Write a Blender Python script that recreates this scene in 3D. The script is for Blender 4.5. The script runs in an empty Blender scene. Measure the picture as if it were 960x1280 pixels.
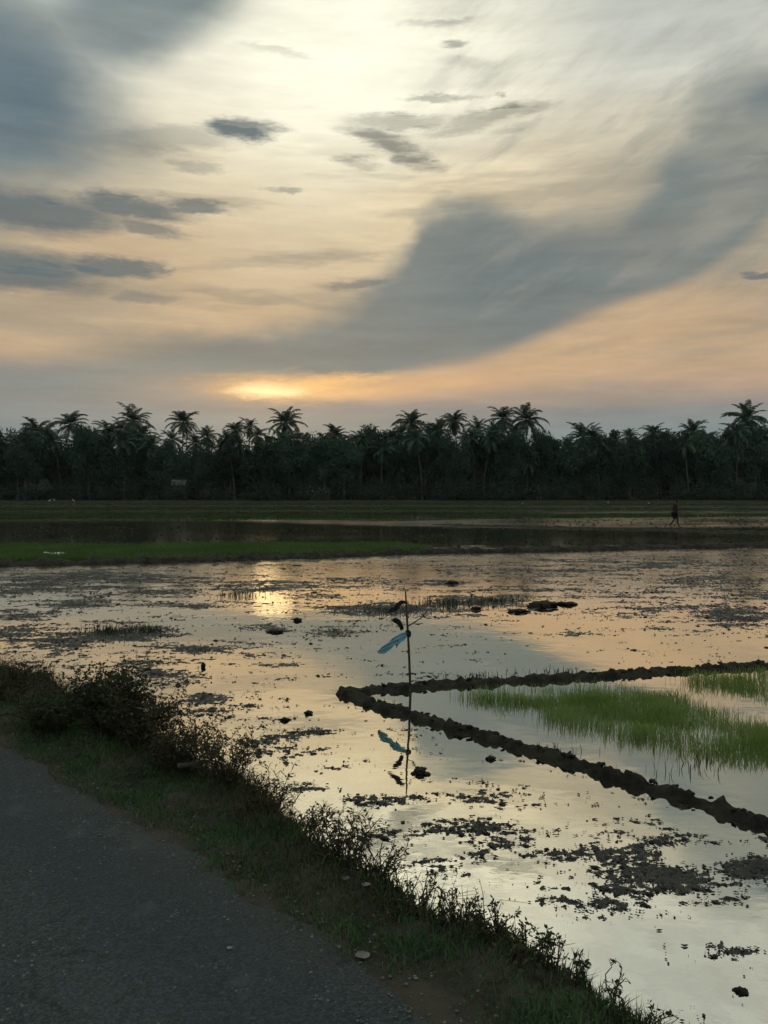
import bpy, bmesh, math, random
import numpy as np
from mathutils import Vector, Matrix, Euler

random.seed(7)
rng = np.random.default_rng(7)
R = math.radians
scene = bpy.context.scene
col = scene.collection

# ------------------------------------------------------------------ camera
CAM_H, F, HOR = 2.4, 1000.0, 615.0          # eye height, focal length and horizon row of a 960x1280 frame
cam_d = bpy.data.cameras.new('camera')
cam_d.sensor_fit = 'VERTICAL'; cam_d.sensor_height = 32.0; cam_d.lens = 32.0 * F / 1280.0
cam_d.clip_start = 0.05; cam_d.clip_end = 6000
cam = bpy.data.objects.new('camera', cam_d); col.objects.link(cam)
PITCH = math.atan((640 - HOR) / F)
cam.location = (0, 0, CAM_H); cam.rotation_euler = (math.pi / 2 - PITCH, 0, 0)
scene.camera = cam

def ray(x, y):
    a, b = (x - 480) / F, (640 - y) / F
    c, s = math.cos(PITCH), math.sin(PITCH)
    return Vector((a, c + b * s, -s + b * c))
def gp(x, y, z=0.0):                          # ground point at height z seen at that place of the photograph
    d = ray(x, y); t = (z - CAM_H) / d.z
    return Vector((d.x * t, d.y * t, z))
def at_depth(x, y, Y):
    d = ray(x, y); t = Y / d.y
    return Vector((d.x * t, Y, CAM_H + d.z * t))
def to_px(X, Y, Z=0.0):
    X = np.asarray(X, float); Y = np.asarray(Y, float)
    c, s = math.cos(PITCH), math.sin(PITCH)
    dz = Z - CAM_H
    fwd = Y * c - dz * s; up = Y * s + dz * c
    fwd = np.maximum(fwd, 0.1)
    return 480 + F * X / fwd, 640 - F * up / fwd

# ------------------------------------------------------------------ world sky
def lin(r, g, b, k=1.0):
    f = lambda c: (c / 255 / 12.92 if c / 255 <= 0.04045 else ((c / 255 + 0.055) / 1.055) ** 2.4) * k
    return (f(r), f(g), f(b), 1.0)

world = bpy.data.worlds.new('World'); scene.world = world; world.use_nodes = True
wt = world.node_tree; wt.nodes.clear()
def nd(tree, t, **kw):
    n = tree.nodes.new(t)
    for k, v in kw.items(): setattr(n, k, v)
    return n
def put(tree, sock, v):
    if hasattr(v, 'is_output'): tree.links.new(v, sock)
    elif v is not None: sock.default_value = v
def M_(op, *a, tree=wt, clamp=False):
    n = nd(tree, 'ShaderNodeMath', operation=op, use_clamp=clamp)
    for i, v in enumerate(a): put(tree, n.inputs[i], v)
    return n.outputs[0]
def VM(op, *a, tree=wt):
    n = nd(tree, 'ShaderNodeVectorMath', operation=op)
    for i, v in enumerate(a): put(tree, n.inputs[i], v)
    return n.outputs['Value'] if op in ('LENGTH', 'DOT_PRODUCT') else n.outputs[0]
def smooth(v, a, b, lo=0.0, hi=1.0, tree=wt):
    n = nd(tree, 'ShaderNodeMapRange', interpolation_type='SMOOTHSTEP')
    put(tree, n.inputs[0], v)
    for i, q in enumerate((a, b, lo, hi)): put(tree, n.inputs[i + 1], q)
    return n.outputs[0]
def noise(vec, scale, detail=4, rough=0.55, tree=wt, color=False, dist=0.0):
    n = nd(tree, 'ShaderNodeTexNoise'); put(tree, n.inputs['Vector'], vec)
    n.inputs['Scale'].default_value = scale; n.inputs['Detail'].default_value = detail
    n.inputs['Roughness'].default_value = rough; n.inputs['Distortion'].default_value = dist
    return n.outputs['Color' if color else 'Fac']
def mixc(f, a, b, tree=wt, blend='MIX'):
    n = nd(tree, 'ShaderNodeMix', data_type='RGBA', blend_type=blend)
    put(tree, n.inputs[0], f); put(tree, n.inputs[6], a); put(tree, n.inputs[7], b)
    return n.outputs[2]

def SP(x, y):                                  # sky position: (azimuth, elevation) in milliradians
    return 1000 * math.atan((x - 480) / F), 1000 * math.atan((HOR - y) / math.hypot(F, x - 480))
tc = nd(wt, 'ShaderNodeTexCoord').outputs['Generated']
dirv = VM('NORMALIZE', tc)
sep = nd(wt, 'ShaderNodeSeparateXYZ'); wt.links.new(dirv, sep.inputs[0])
az = M_('MULTIPLY', M_('ARCTAN2', sep.outputs[0], sep.outputs[1]), 1000.0)
el = M_('MULTIPLY', M_('ARCSINE', sep.outputs[2]), 1000.0)
def warped(scale_vec, scale, amp, detail=5, rough=0.6):
    v = VM('MULTIPLY', dirv, scale_vec)
    c = noise(v, scale, detail, rough, color=True)
    o = VM('MULTIPLY', VM('SUBTRACT', c, (0.5, 0.5, 0.5)), (amp[0], amp[1], 0.0))
    cb = nd(wt, 'ShaderNodeCombineXYZ'); wt.links.new(az, cb.inputs[0]); wt.links.new(el, cb.inputs[1])
    return VM('ADD', cb.outputs[0], o)
P_fine = warped((1, 1, 4.0), 12.0, (110, 30), 5, 0.72)
P_mid = warped((1, 1, 1.8), 5.0, (120, 80), 4, 0.62)
P_soft = warped((1, 1, 2.0), 2.2, (120, 70), 2, 0.5)
streak = noise(VM('MULTIPLY', dirv, (1.0, 1.0, 7.0)), 7.0, 4, 0.65)
wisps = noise(VM('MULTIPLY', VM('ADD', dirv, (3.1, 1.7, 0.4)), (1.0, 1.0, 3.0)), 3.2, 4, 0.6)
_rot = {}
def rotated(P, deg):
    k = (P.node.name, deg)
    if k not in _rot:
        n = nd(wt, 'ShaderNodeVectorRotate', rotation_type='Z_AXIS'); wt.links.new(P, n.inputs['Vector'])
        n.inputs['Angle'].default_value = -R(deg); _rot[k] = n.outputs[0]
    return _rot[k]
def blob(P, x, y, rx, ry, rot=0.0, inner=0.0, op=1.0):
    rot = min((-14, -6, 0, 6, 12, 28), key=lambda q: abs(q - rot))
    c = SP(x, y)
    sx = (SP(x + 5, y)[0] - SP(x - 5, y)[0]) / 10; sy = (SP(x, y - 5)[1] - SP(x, y + 5)[1]) / 10
    if rot: P = rotated(P, rot)
    t = -R(rot); cx, cy = c[0] * math.cos(t) - c[1] * math.sin(t), c[0] * math.sin(t) + c[1] * math.cos(t)
    kx, ky = 1 / (rx * sx), 1 / (ry * sy)
    d = VM('LENGTH', VM('MULTIPLY_ADD', P, (kx, ky, 0), (-cx * kx, -cy * ky, 0)))
    return smooth(d, inner, 1.0, op, 0.0)
def union(ms):
    out = ms[0]
    for m in ms[1:]:
        out = M_('MAXIMUM', out, m)
    return out
def curve(pts, soft_v=None):
    fc = nd(wt, 'ShaderNodeFloatCurve')
    q = sorted([((SP(x, y)[0] + 500) / 1000, SP(x, y)[1] / 700) for x, y in pts])
    cm = fc.mapping; cm.use_clip = False
    c = cm.curves[0]
    while len(c.points) < len(q): c.points.new(0.5, 0.5)
    for p, (u, v) in zip(c.points, q): p.location = (u, v); p.handle_type = 'AUTO_CLAMPED'
    cm.update()
    return fc
sepm = nd(wt, 'ShaderNodeSeparateXYZ'); wt.links.new(P_soft, sepm.inputs[0])
sepf = nd(wt, 'ShaderNodeSeparateXYZ'); wt.links.new(P_mid, sepf.inputs[0])
def curve_at(fc, azs):
    wt.links.new(M_('DIVIDE', M_('ADD', azs, 500.0), 1000.0), fc.inputs[1])
    return M_('MULTIPLY', fc.outputs[0], 700.0)

ramp = nd(wt, 'ShaderNodeValToRGB')
wt.links.new(M_('DIVIDE', el, 1570.8), ramp.inputs[0])
stops = [(640, (104, 118, 120)), (545, (122, 134, 134)), (516, (134, 134, 130)), (493, (178, 150, 126)), (455, (188, 159, 126)),
         (390, (180, 157, 127)), (300, (196, 174, 141)), (215, (214, 202, 174)), (110, (212, 209, 192)), (0, (200, 202, 190)), (-160, (190, 190, 172)), (-700, (176, 182, 176))]
cr = ramp.color_ramp
while len(cr.elements) < len(stops): cr.elements.new(0.5)
for e, (y, c) in zip(cr.elements, stops):
    e.position = max(0.0, SP(480, y)[1] / 1570.8); e.color = lin(*c)
SUN_PX = (342, 488)
sun_az = math.atan((SUN_PX[0] - 480) / F); sun_el = math.atan((HOR - SUN_PX[1]) / F)
nish = nd(wt, 'ShaderNodeTexSky', sky_type='NISHITA', sun_disc=False)
nish.sun_elevation = sun_el; nish.sun_rotation = sun_az; nish.air_density = 1.2; nish.dust_density = 3.0
clear = VM('MULTIPLY', nish.outputs[0], (0.06, 0.06, 0.06))
cloud = ramp.outputs[0]
# away from the sunset the overcast turns blue grey
back = smooth(M_('ABSOLUTE', az), 480.0, 1500.0)
cloud = mixc(M_('MULTIPLY', back, 0.9), cloud, lin(150, 164, 168))
# texture of the veil
vt = nd(wt, 'ShaderNodeMapRange'); wt.links.new(wisps, vt.inputs[0])
for i, q in enumerate((0.25, 0.75, 0.90, 1.16)): vt.inputs[i + 1].default_value = q
cloud = mixc(1.0, cloud, vt.outputs[0], blend='MULTIPLY')
def layer(base, mask, colr, op=1.0):
    return mixc(M_('MULTIPLY', mask, op), base, colr)
GL = lambda *a, **k: blob(P_soft, *a, **k)
MD = lambda *a, **k: blob(P_mid, *a, **k)
FN = lambda *a, **k: blob(P_fine, *a, **k)
# right: grey cream veil high up
cloud = layer(cloud, GL(860, 10, 330, 150), lin(184, 187, 178), 0.8)
# cream glow high above the sun
cloud = layer(cloud, GL(440, 150, 370, 300), lin(228, 217, 184), 0.7)
cloud = layer(cloud, GL(450, 50, 350, 240), lin(255, 250, 226, 1.0), 1.0)
cloud = layer(cloud, GL(410, 110, 200, 130), lin(255, 251, 226, 1.02), 0.75)
cloud = layer(cloud, GL(560, 250, 200, 70, rot=10), lin(232, 210, 168), 0.5)
# slate cloud bank in the upper left
slate = union([MD(-60, 110, 330, 215, inner=0.35), MD(200, 5, 250, 115, rot=32, inner=0.25), MD(-150, 250, 260, 110, inner=0.2)])
cloud = layer(cloud, slate, lin(100, 118, 124), 0.93)
cloud = layer(cloud, MD(20, 130, 170, 120), lin(90, 110, 120), 0.7)
cloud = layer(cloud, GL(150, 25, 230, 70, rot=12), lin(138, 145, 140), 0.6)
cloud = layer(cloud, GL(170, 210, 110, 60), lin(150, 148, 134), 0.4)
# thin grey veils drawn out sideways through the warm middle of the sky
band = M_('MULTIPLY', smooth(el, 95.0, 190.0), smooth(el, 330.0, 470.0, 1.0, 0.0))
veil = smooth(noise(VM('MULTIPLY', VM('ADD', dirv, (0.7, 0.2, 1.3)), (1.0, 1.0, 8.0)), 4.2, 4, 0.6), 0.46, 0.66)
cloud = layer(cloud, M_('MULTIPLY', band, veil), lin(150, 141, 124), 0.55)
# great grey swoosh of cloud on the right
top = curve_at(curve([(-20, 446), (150, 436), (300, 416), (400, 386), (460, 356), (505, 312), (545, 258), (600, 240), (680, 256), (750, 250), (815, 205), (850, 150), (885, 92), (975, 55)]), sepf.outputs[0])
bot = curve_at(curve([(-20, 458), (150, 462), (300, 472), (420, 470), (520, 455), (620, 438), (720, 412), (800, 384), (870, 356), (915, 328), (950, 298), (985, 262)]), sepm.outputs[0])
m_top = smooth(M_('SUBTRACT', top, sepf.outputs[1]), smooth(az, 180.0, 400.0, -14.0, -30.0), smooth(az, 120.0, 400.0, 40.0, 66.0))
m_bot = smooth(M_('SUBTRACT', sepm.outputs[1], bot), -10.0, smooth(az, 360.0, 480.0, 12.0, 60.0))
fade = M_('MULTIPLY', smooth(az, 470.0, 900.0, 1.0, 0.0), smooth(az, -620.0, -200.0, 0.25, 1.0))
swoosh = M_('MULTIPLY', M_('MULTIPLY', m_top, m_bot), M_('MULTIPLY', fade, smooth(az, 280.0, 440.0, 1.0, 0.92)))
swoosh = M_('MULTIPLY', swoosh, smooth(wisps, 0.30, 0.55, 0.80, 1.0))
cloud = layer(cloud, GL(930, 320, 170, 130, rot=-10), lin(146, 143, 132), 0.6)
cloud = layer(cloud, MD(740, 240, 150, 60, rot=22), lin(172, 164, 145), 0.55)
cloud = layer(cloud, swoosh, lin(105, 118, 119), 0.92)
cloud = layer(cloud, GL(640, 340, 170, 80, rot=8), lin(98, 112, 116), 0.6)
cloud = layer(cloud, MD(925, 262, 100, 50, rot=28), lin(152, 149, 136), 0.5)
cloud = layer(cloud, MD(330, 446, 340, 32, rot=0), lin(110, 118, 118), 0.9)
cloud = layer(cloud, MD(950, 120, 90, 60), lin(104, 116, 120), 0.75)
# slanting fibres in the sweep of cloud
cbf = nd(wt, 'ShaderNodeCombineXYZ')
wt.links.new(M_('MULTIPLY', M_('MULTIPLY_ADD', el, 0.55, az), 0.0042), cbf.inputs[0]); wt.links.new(M_('MULTIPLY', M_("MULTIPLY_ADD", az, -0.5, el), 0.015), cbf.inputs[1])
fib = noise(cbf.outputs[0], 1.0, 5, 0.62)
fm = M_('MULTIPLY', smooth(az, -60.0, 160.0), smooth(el, 130.0, 230.0))
cloud = layer(cloud, M_('MULTIPLY', fm, smooth(fib, 0.50, 0.70)), lin(158, 154, 141), 0.36)
cloud = layer(cloud, M_('MULTIPLY', fm, smooth(fib, 0.50, 0.30)), lin(112, 122, 122), 0.35)
# low grey bank left of the sun and along the horizon
cloud = layer(cloud, GL(60, 470, 380, 62), lin(119, 130, 130), 0.9)
cloud = layer(cloud, GL(100, 400, 300, 50), lin(160, 148, 128), 0.35)
# warm band under the swoosh, sun glow
cloud = layer(cloud, GL(790, 425, 280, 55, rot=11), lin(205, 171, 132), 0.6)
cloud = layer(cloud, FN(700, 492, 330, 20, rot=-2), lin(150, 140, 130), 0.65)
cloud = layer(cloud, FN(740, 435, 120, 12, rot=10), lin(165, 145, 120), 0.55)
cloud = layer(cloud, GL(470, 482, 250, 24, rot=6), lin(214, 170, 124), 0.75)
cloud = layer(cloud, blob(P_fine, 368, 485, 150, 25, rot=0), lin(244, 192, 126), 0.9)
cloud = layer(cloud, blob(P_fine, 342, 488, 66, 15, rot=0), (1.30, 0.95, 0.48, 1), 0.95)
cloud = layer(cloud, FN(420, 477, 120, 10, rot=6), lin(240, 190, 124), 0.8)
cloud = layer(cloud, FN(420, 514, 420, 15, rot=1), lin(132, 132, 129), 0.85)
# dark streaks of low cloud
S1 = [(302, 167, 66, 19, -2, .95), (200, 180, 130, 26, 6, .45), (50, 268, 160, 36, 0, 1.0), (165, 262, 115, 24, 0, 1.0), (245, 263, 60, 11, 0, .9), (180, 288, 70, 12, -8, .8),
      (40, 342, 150, 36, 0, 1.0), (140, 335, 95, 18, 0, 1.0), (195, 338, 40, 8, 0, .8), (185, 374, 50, 13, -6, .55), (245, 213, 45, 12, -2, .45), (352, 241, 34, 7, 2, .55),
      (450, 356, 55, 10, 4, .7), (945, 347, 30, 7, -2, .85), (330, 375, 150, 10, -8, .3), (340, 330, 190, 10, 8, .25)]
S2 = [(620, 148, 110, 13, 6, 1.0), (500, 158, 90, 14, 0, .95), (470, 172, 66, 18, -6, .8), (580, 162, 80, 10, 6, .85), (490, 188, 62, 17, -14, .8), (525, 208, 48, 13, -18, .85),
      (450, 206, 36, 11, -4, .7), (540, 35, 60, 8, 3, .6), (571, 66, 26, 8, 0, .65), (582, 88, 46, 12, -4, .5), (540, 129, 70, 6, 2, .5),
      (624, 124, 16, 6, 0, .5), (645, 165, 46, 8, 6, .5), (350, 72, 70, 7, -5, .3), (945, 205, 18, 22, 40, .5)]
ragged = smooth(streak, 0.34, 0.60)
for S, c in ((S1, lin(90, 104, 108)), (S2, lin(108, 110, 103))):
    m = union([FN(x, y, rx, ry, rot=r, inner=0.35 if S is S1 else 0.2, op=o) for x, y, rx, ry, r, o in S])
    cloud = layer(cloud, M_('MULTIPLY', m, M_('MAXIMUM', ragged, 0.88 if S is S1 else 0.5)), c, 1.0)
# fine streaks everywhere in the veil
fs = nd(wt, 'ShaderNodeMapRange'); wt.links.new(streak, fs.inputs[0])
for i, q in enumerate((0.3, 0.7, 0.90, 1.09)): fs.inputs[i + 1].default_value = q
cloud = mixc(1.0, cloud, fs.outputs[0], blend='MULTIPLY')
cloud = mixc(1.0, cloud, (0.995, 1.01, 1.035, 1.0), blend='MULTIPLY')
skyc = mixc(0.97, clear, cloud)
bg = nd(wt, 'ShaderNodeBackground'); wt.links.new(skyc, bg.inputs[0]); bg.inputs[1].default_value = 1.08
wo = nd(wt, 'ShaderNodeOutputWorld'); wt.links.new(bg.outputs[0], wo.inputs[0])

# ------------------------------------------------------------------ veiled setting sun, exposure
sd = bpy.data.lights.new('sun', 'SUN'); sd.energy = 0.0022; sd.angle = R(3.0); sd.color = (1.0, 0.68, 0.34)
sun = bpy.data.objects.new('sun', sd); col.objects.link(sun)
sv = Vector((math.sin(sun_az) * math.cos(sun_el), math.cos(sun_az) * math.cos(sun_el), math.sin(sun_el)))
sun.rotation_euler = sv.to_track_quat('Z', 'Y').to_euler(); sun.location = sv * 300
vs = scene.view_settings
vs.view_transform = 'Standard'; vs.look = 'None'; vs.exposure = 0.0; vs.gamma = 1.0; vs.use_curve_mapping = False
scene.render.engine = 'CYCLES'
scene.cycles.use_denoising = True
scene.cycles.use_adaptive_sampling = True; scene.cycles.adaptive_threshold = 0.02; scene.cycles.adaptive_min_samples = 16
world.cycles.sampling_method = 'MANUAL'; world.cycles.sample_map_resolution = 512
scene.cycles.max_bounces = 5; scene.cycles.caustics_reflective = False; scene.cycles.caustics_refractive = False

# ------------------------------------------------------------------ helpers
def hash2(ix, iy, seed):
    h = (ix.astype(np.int64) * 374761393 + iy.astype(np.int64) * 668265263 + seed * 1442695041) & 0x7fffffff
    h = ((h ^ (h >> 13)) * 1274126177) & 0x7fffffff
    h = h ^ (h >> 16)
    return (h & 0xffffff) / float(0xffffff)
def vnoise(x, y, seed=0):
    x = np.asarray(x, float); y = np.asarray(y, float)
    ix, iy = np.floor(x), np.floor(y)
    fx, fy = x - ix, y - iy
    ix = ix.astype(np.int64); iy = iy.astype(np.int64)
    u = fx * fx * fx * (fx * (fx * 6 - 15) + 10); v = fy * fy * fy * (fy * (fy * 6 - 15) + 10)
    def g(ax, ay, dx, dy):
        t = hash2(ax, ay, seed) * 2 * math.pi
        return np.cos(t) * dx + np.sin(t) * dy
    a = g(ix, iy, fx, fy); b = g(ix + 1, iy, fx - 1, fy)
    c = g(ix, iy + 1, fx, fy - 1); d = g(ix + 1, iy + 1, fx - 1, fy - 1)
    return (a * (1 - u) + b * u) * (1 - v) + (c * (1 - u) + d * u) * v
def fbm(x, y, seed=0, octv=5, gain=0.55, lac=2.03):
    s = 0; a = 1.0; t = 0.0
    for i in range(octv):
        s = s + a * vnoise(np.asarray(x) * lac ** i + 17.3 * i, np.asarray(y) * lac ** i - 9.1 * i, seed + i); t += a * a; a *= gain
    return s / math.sqrt(t) / 0.28          # about unit standard deviation

def link(o, parent=None):
    col.objects.link(o)
    if parent is not None: o.parent = parent
    return o
def mesh_data(name, v, faces, mats, smooth=False, fmat=None):
    v = np.asarray(v, np.float32).reshape(-1, 3)
    me = bpy.data.meshes.new(name)
    if isinstance(faces, np.ndarray): groups = [faces]
    else: groups = [np.asarray(f, np.int32) for f in faces if len(f)]
    me.vertices.add(len(v)); me.vertices.foreach_set('co', v.ravel())
    nl = sum(g.size for g in groups); nf = sum(len(g) for g in groups)
    me.loops.add(nl); me.polygons.add(nf)
    me.loops.foreach_set('vertex_index', np.concatenate([g.ravel() for g in groups]).astype(np.int32))
    tot = np.concatenate([np.full(len(g), g.shape[1], np.int32) for g in groups])
    st = np.concatenate([[0], np.cumsum(tot)[:-1]]).astype(np.int32)
    me.polygons.foreach_set('loop_start', st); me.polygons.foreach_set('loop_total', tot)
    if smooth: me.polygons.foreach_set('use_smooth', np.ones(nf, bool))
    for m in (mats if isinstance(mats, (list, tuple)) else [mats]): me.materials.append(m)
    if fmat is not None: me.polygons.foreach_set('material_index', np.asarray(fmat, np.int32))
    me.update(calc_edges=True); me.validate()
    return me
def ob(name, me, parent=None, loc=(0, 0, 0), rot=(0, 0, 0), scl=(1, 1, 1)):
    o = bpy.data.objects.new(name, me); o.location = loc; o.rotation_euler = rot; o.scale = scl
    return link(o, parent)
def empty(name, loc=(0, 0, 0), rz=0.0, scl=1.0):
    o = bpy.data.objects.new(name, None); o.location = loc; o.rotation_euler = (0, 0, rz); o.scale = (scl,) * 3
    o.empty_display_size = 0.2
    return link(o)
def tag(o, label=None, cat=None, group=None, kind=None):
    if label: o['label'] = label
    if cat: o['category'] = cat
    if group: o['group'] = group
    if kind: o['kind'] = kind
    return o
class MB:                                        # collects vertices and faces
    def __init__(s): s.v = []; s.t = []; s.q = []
    def tube(s, pts, rad, n=6, cap=True):
        pts = [Vector(p) for p in pts]; b = len(s.v)
        up = Vector((0, 0, 1))
        for i, p in enumerate(pts):
            d = (pts[min(i + 1, len(pts) - 1)] - pts[max(i - 1, 0)]).normalized()
            a = d.cross(up if abs(d.z) < 0.95 else Vector((1, 0, 0))).normalized(); c = d.cross(a)
            r = rad[i] if hasattr(rad, '__len__') else rad
            for k in range(n):
                t = 2 * math.pi * k / n; s.v.append(tuple(p + a * (math.cos(t) * r) + c * (math.sin(t) * r)))
        for i in range(len(pts) - 1):
            for k in range(n):
                k2 = (k + 1) % n
                s.q.append((b + i * n + k, b + i * n + k2, b + (i + 1) * n + k2, b + (i + 1) * n + k))
        if cap:
            for e in (0, len(pts) - 1):
                s.v.append(tuple(pts[e])); c = len(s.v) - 1
                for k in range(n): s.t.append((c, b + e * n + k, b + e * n + (k + 1) % n))
    def box(s, c, h, rz=0.0):
        b = len(s.v); m = Matrix.Rotation(rz, 3, 'Z')
        for x in (-1, 1):
            for y in (-1, 1):
                for z in (-1, 1): s.v.append(tuple(Vector(c) + m @ Vector((x * h[0], y * h[1], z * h[2]))))
        s.q += [(b, b + 1, b + 3, b + 2), (b + 4, b + 6, b + 7, b + 5), (b, b + 4, b + 5, b + 1), (b + 2, b + 3, b + 7, b + 6), (b, b + 2, b + 6, b + 4), (b + 1, b + 5, b + 7, b + 3)]
    def poly(s, pts):
        b = len(s.v); s.v += [tuple(p) for p in pts]
        (s.q if len(pts) == 4 else s.t).append(tuple(range(b, b + len(pts))))
    def data(s, name, mat, smooth=False): return mesh_data(name, s.v, [s.t, s.q], mat, smooth)

# ------------------------------------------------------------------ materials
def new_mat(name):
    m = bpy.data.materials.new(name); m.use_nodes = True
    t = m.node_tree; b = t.nodes['Principled BSDF']
    return m, t, b
def simple(name, c1, c2=None, scale=4.0, rough=0.85, spec=0.2, bump=0.0, bscale=40.0, detail=5, transl=0.0, rand=0.0):
    m, t, b = new_mat(name)
    geo = nd(t, 'ShaderNodeNewGeometry').outputs['Position']
    if c2 is None: b.inputs['Base Color'].default_value = (*c1, 1)
    else:
        f = smooth(noise(geo, scale, detail, 0.6, tree=t), 0.35, 0.65, tree=t)
        c = mixc(f, (*c1, 1), (*c2, 1), tree=t)
        if rand:
            oi = nd(t, 'ShaderNodeObjectInfo').outputs['Random']
            k = nd(t, 'ShaderNodeMapRange'); put(t, k.inputs[0], oi); k.inputs[3].default_value = 1 - rand; k.inputs[4].default_value = 1 + rand
            c = mixc(1.0, c, k.outputs[0], tree=t, blend='MULTIPLY')
        t.links.new(c, b.inputs['Base Color'])
    b.inputs['Roughness'].default_value = rough; b.inputs['Specular IOR Level'].default_value = spec
    if transl:
        b.inputs['Transmission Weight'].default_value = 0.0
        tr = nd(t, 'ShaderNodeBsdfTranslucent'); mx = nd(t, 'ShaderNodeMixShader'); mx.inputs[0].default_value = transl
        if c2 is None: tr.inputs[0].default_value = (*c1, 1)
        else: t.links.new(c, tr.inputs[0])
        t.links.new(b.outputs[0], mx.inputs[1]); t.links.new(tr.outputs[0], mx.inputs[2])
        t.links.new(mx.outputs[0], t.nodes['Material Output'].inputs[0])
    if bump:
        bp = nd(t, 'ShaderNodeBump'); bp.inputs['Strength'].default_value = 0.8; bp.inputs['Distance'].default_value = bump
        t.links.new(noise(geo, bscale, 6, 0.65, tree=t), bp.inputs['Height']); t.links.new(bp.outputs[0], b.inputs['Normal'])
    return m
MAT = {
    'mud': simple('wet_mud', (0.044, 0.043, 0.036), (0.085, 0.080, 0.064), 3.0, 0.7, 0.15, 0.02, 60),
    'bund': simple('bund_earth', (0.027, 0.024, 0.018), (0.060, 0.051, 0.036), 5.0, 0.85, 0.1, 0.03, 34),
    'soil': simple('embankment_soil', (0.044, 0.040, 0.030), (0.078, 0.068, 0.050), 6.0, 0.95, 0.1, 0.01, 60),
    'ground': simple('field_ground', (0.030, 0.040, 0.020), (0.055, 0.060, 0.030), 0.4, 0.95, 0.1),
    'rice': simple('rice_leaf', (0.220, 0.310, 0.080), (0.280, 0.370, 0.115), 1.2, 0.6, 0.2, transl=0.55),
    'bank': simple('bank_rice', (0.085, 0.150, 0.042), (0.120, 0.190, 0.058), 0.4, 0.8, 0.1, transl=0.3),
    'ricefar': simple('far_rice', (0.045, 0.085, 0.026), (0.070, 0.112, 0.036), 0.25, 0.8, 0.1, transl=0.25),
    'grass': simple('verge_grass', (0.060, 0.125, 0.045), (0.100, 0.160, 0.058), 3.5, 0.7, 0.15, transl=0.2),
    'dry': simple('dry_grass', (0.085, 0.070, 0.038), (0.050, 0.060, 0.028), 4.0, 0.8, 0.1, transl=0.2),
    'weed': simple('weed_leaf', (0.035, 0.060, 0.024), (0.065, 0.070, 0.034), 5.0, 0.7, 0.15, transl=0.2),
    'scrub': simple('scrub_leaf', (0.052, 0.046, 0.028), (0.070, 0.068, 0.036), 5.0, 0.8, 0.1, transl=0.2),
    'stem': simple('weed_stem', (0.060, 0.042, 0.026), (0.090, 0.070, 0.045), 8.0, 0.85, 0.1),
    'frond': simple('palm_frond', (0.045, 0.080, 0.048), (0.070, 0.105, 0.055), 0.3, 0.6, 0.25, transl=0.12, rand=0.25),
    'crown': simple('tree_leaf', (0.040, 0.072, 0.048), (0.068, 0.098, 0.058), 0.2, 0.7, 0.15, transl=0.12, rand=0.3),
    'shade': simple('undergrowth_leaf', (0.040, 0.055, 0.038), (0.055, 0.070, 0.045), 0.3, 0.8, 0.1),
    'bark': simple('palm_bark', (0.10, 0.085, 0.068), (0.16, 0.135, 0.11), 1.5, 0.95, 0.1, rand=0.2),
    'stone': simple('pale_stone', (0.15, 0.145, 0.13), (0.24, 0.23, 0.21), 20.0, 0.9, 0.2, 0.004, 60),
    'gravel': simple('gravel_stone', (0.10, 0.10, 0.10), (0.22, 0.21, 0.20), 30.0, 0.9, 0.2),
    'wood': simple('weathered_stick', (0.055, 0.042, 0.030), (0.10, 0.08, 0.058), 20.0, 0.9, 0.1),
    'plank': simple('pale_plank', (0.075, 0.062, 0.045), (0.115, 0.095, 0.07), 20.0, 0.9, 0.1),
    'blue': simple('blue_plastic', (0.36, 0.64, 0.72), (0.46, 0.72, 0.78), 9.0, 0.35, 0.5, transl=0.45),
    'black': simple('black_plastic', (0.012, 0.012, 0.013), None, 1, 0.5, 0.3),
    'wall': simple('house_wall', (0.12, 0.115, 0.10), (0.20, 0.19, 0.17), 1.0, 0.9, 0.1),
    'tin': simple('tin_roof', (0.20, 0.20, 0.20), (0.10, 0.09, 0.08), 1.5, 0.45, 0.5),
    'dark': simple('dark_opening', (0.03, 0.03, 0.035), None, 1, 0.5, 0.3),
    'feather': simple('white_feather', (0.75, 0.75, 0.72), None, 1, 0.8, 0.2),
    'beak': simple('yellow_beak', (0.45, 0.30, 0.06), None, 1, 0.6, 0.3),
    'scrap': simple('white_scrap', (0.72, 0.72, 0.70), (0.55, 0.54, 0.52), 6.0, 0.6, 0.3),
    'skin': simple('brown_skin', (0.045, 0.028, 0.020), None, 1, 0.6, 0.3),
    'shirt': simple('brown_shirt', (0.045, 0.038, 0.032), (0.06, 0.05, 0.04), 8.0, 0.95, 0.05),
    'shorts': simple('dark_shorts', (0.018, 0.019, 0.024), None, 1, 0.95, 0.05),
    'hair': simple('black_hair', (0.012, 0.011, 0.010), None, 1, 0.7, 0.2),
}
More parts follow.
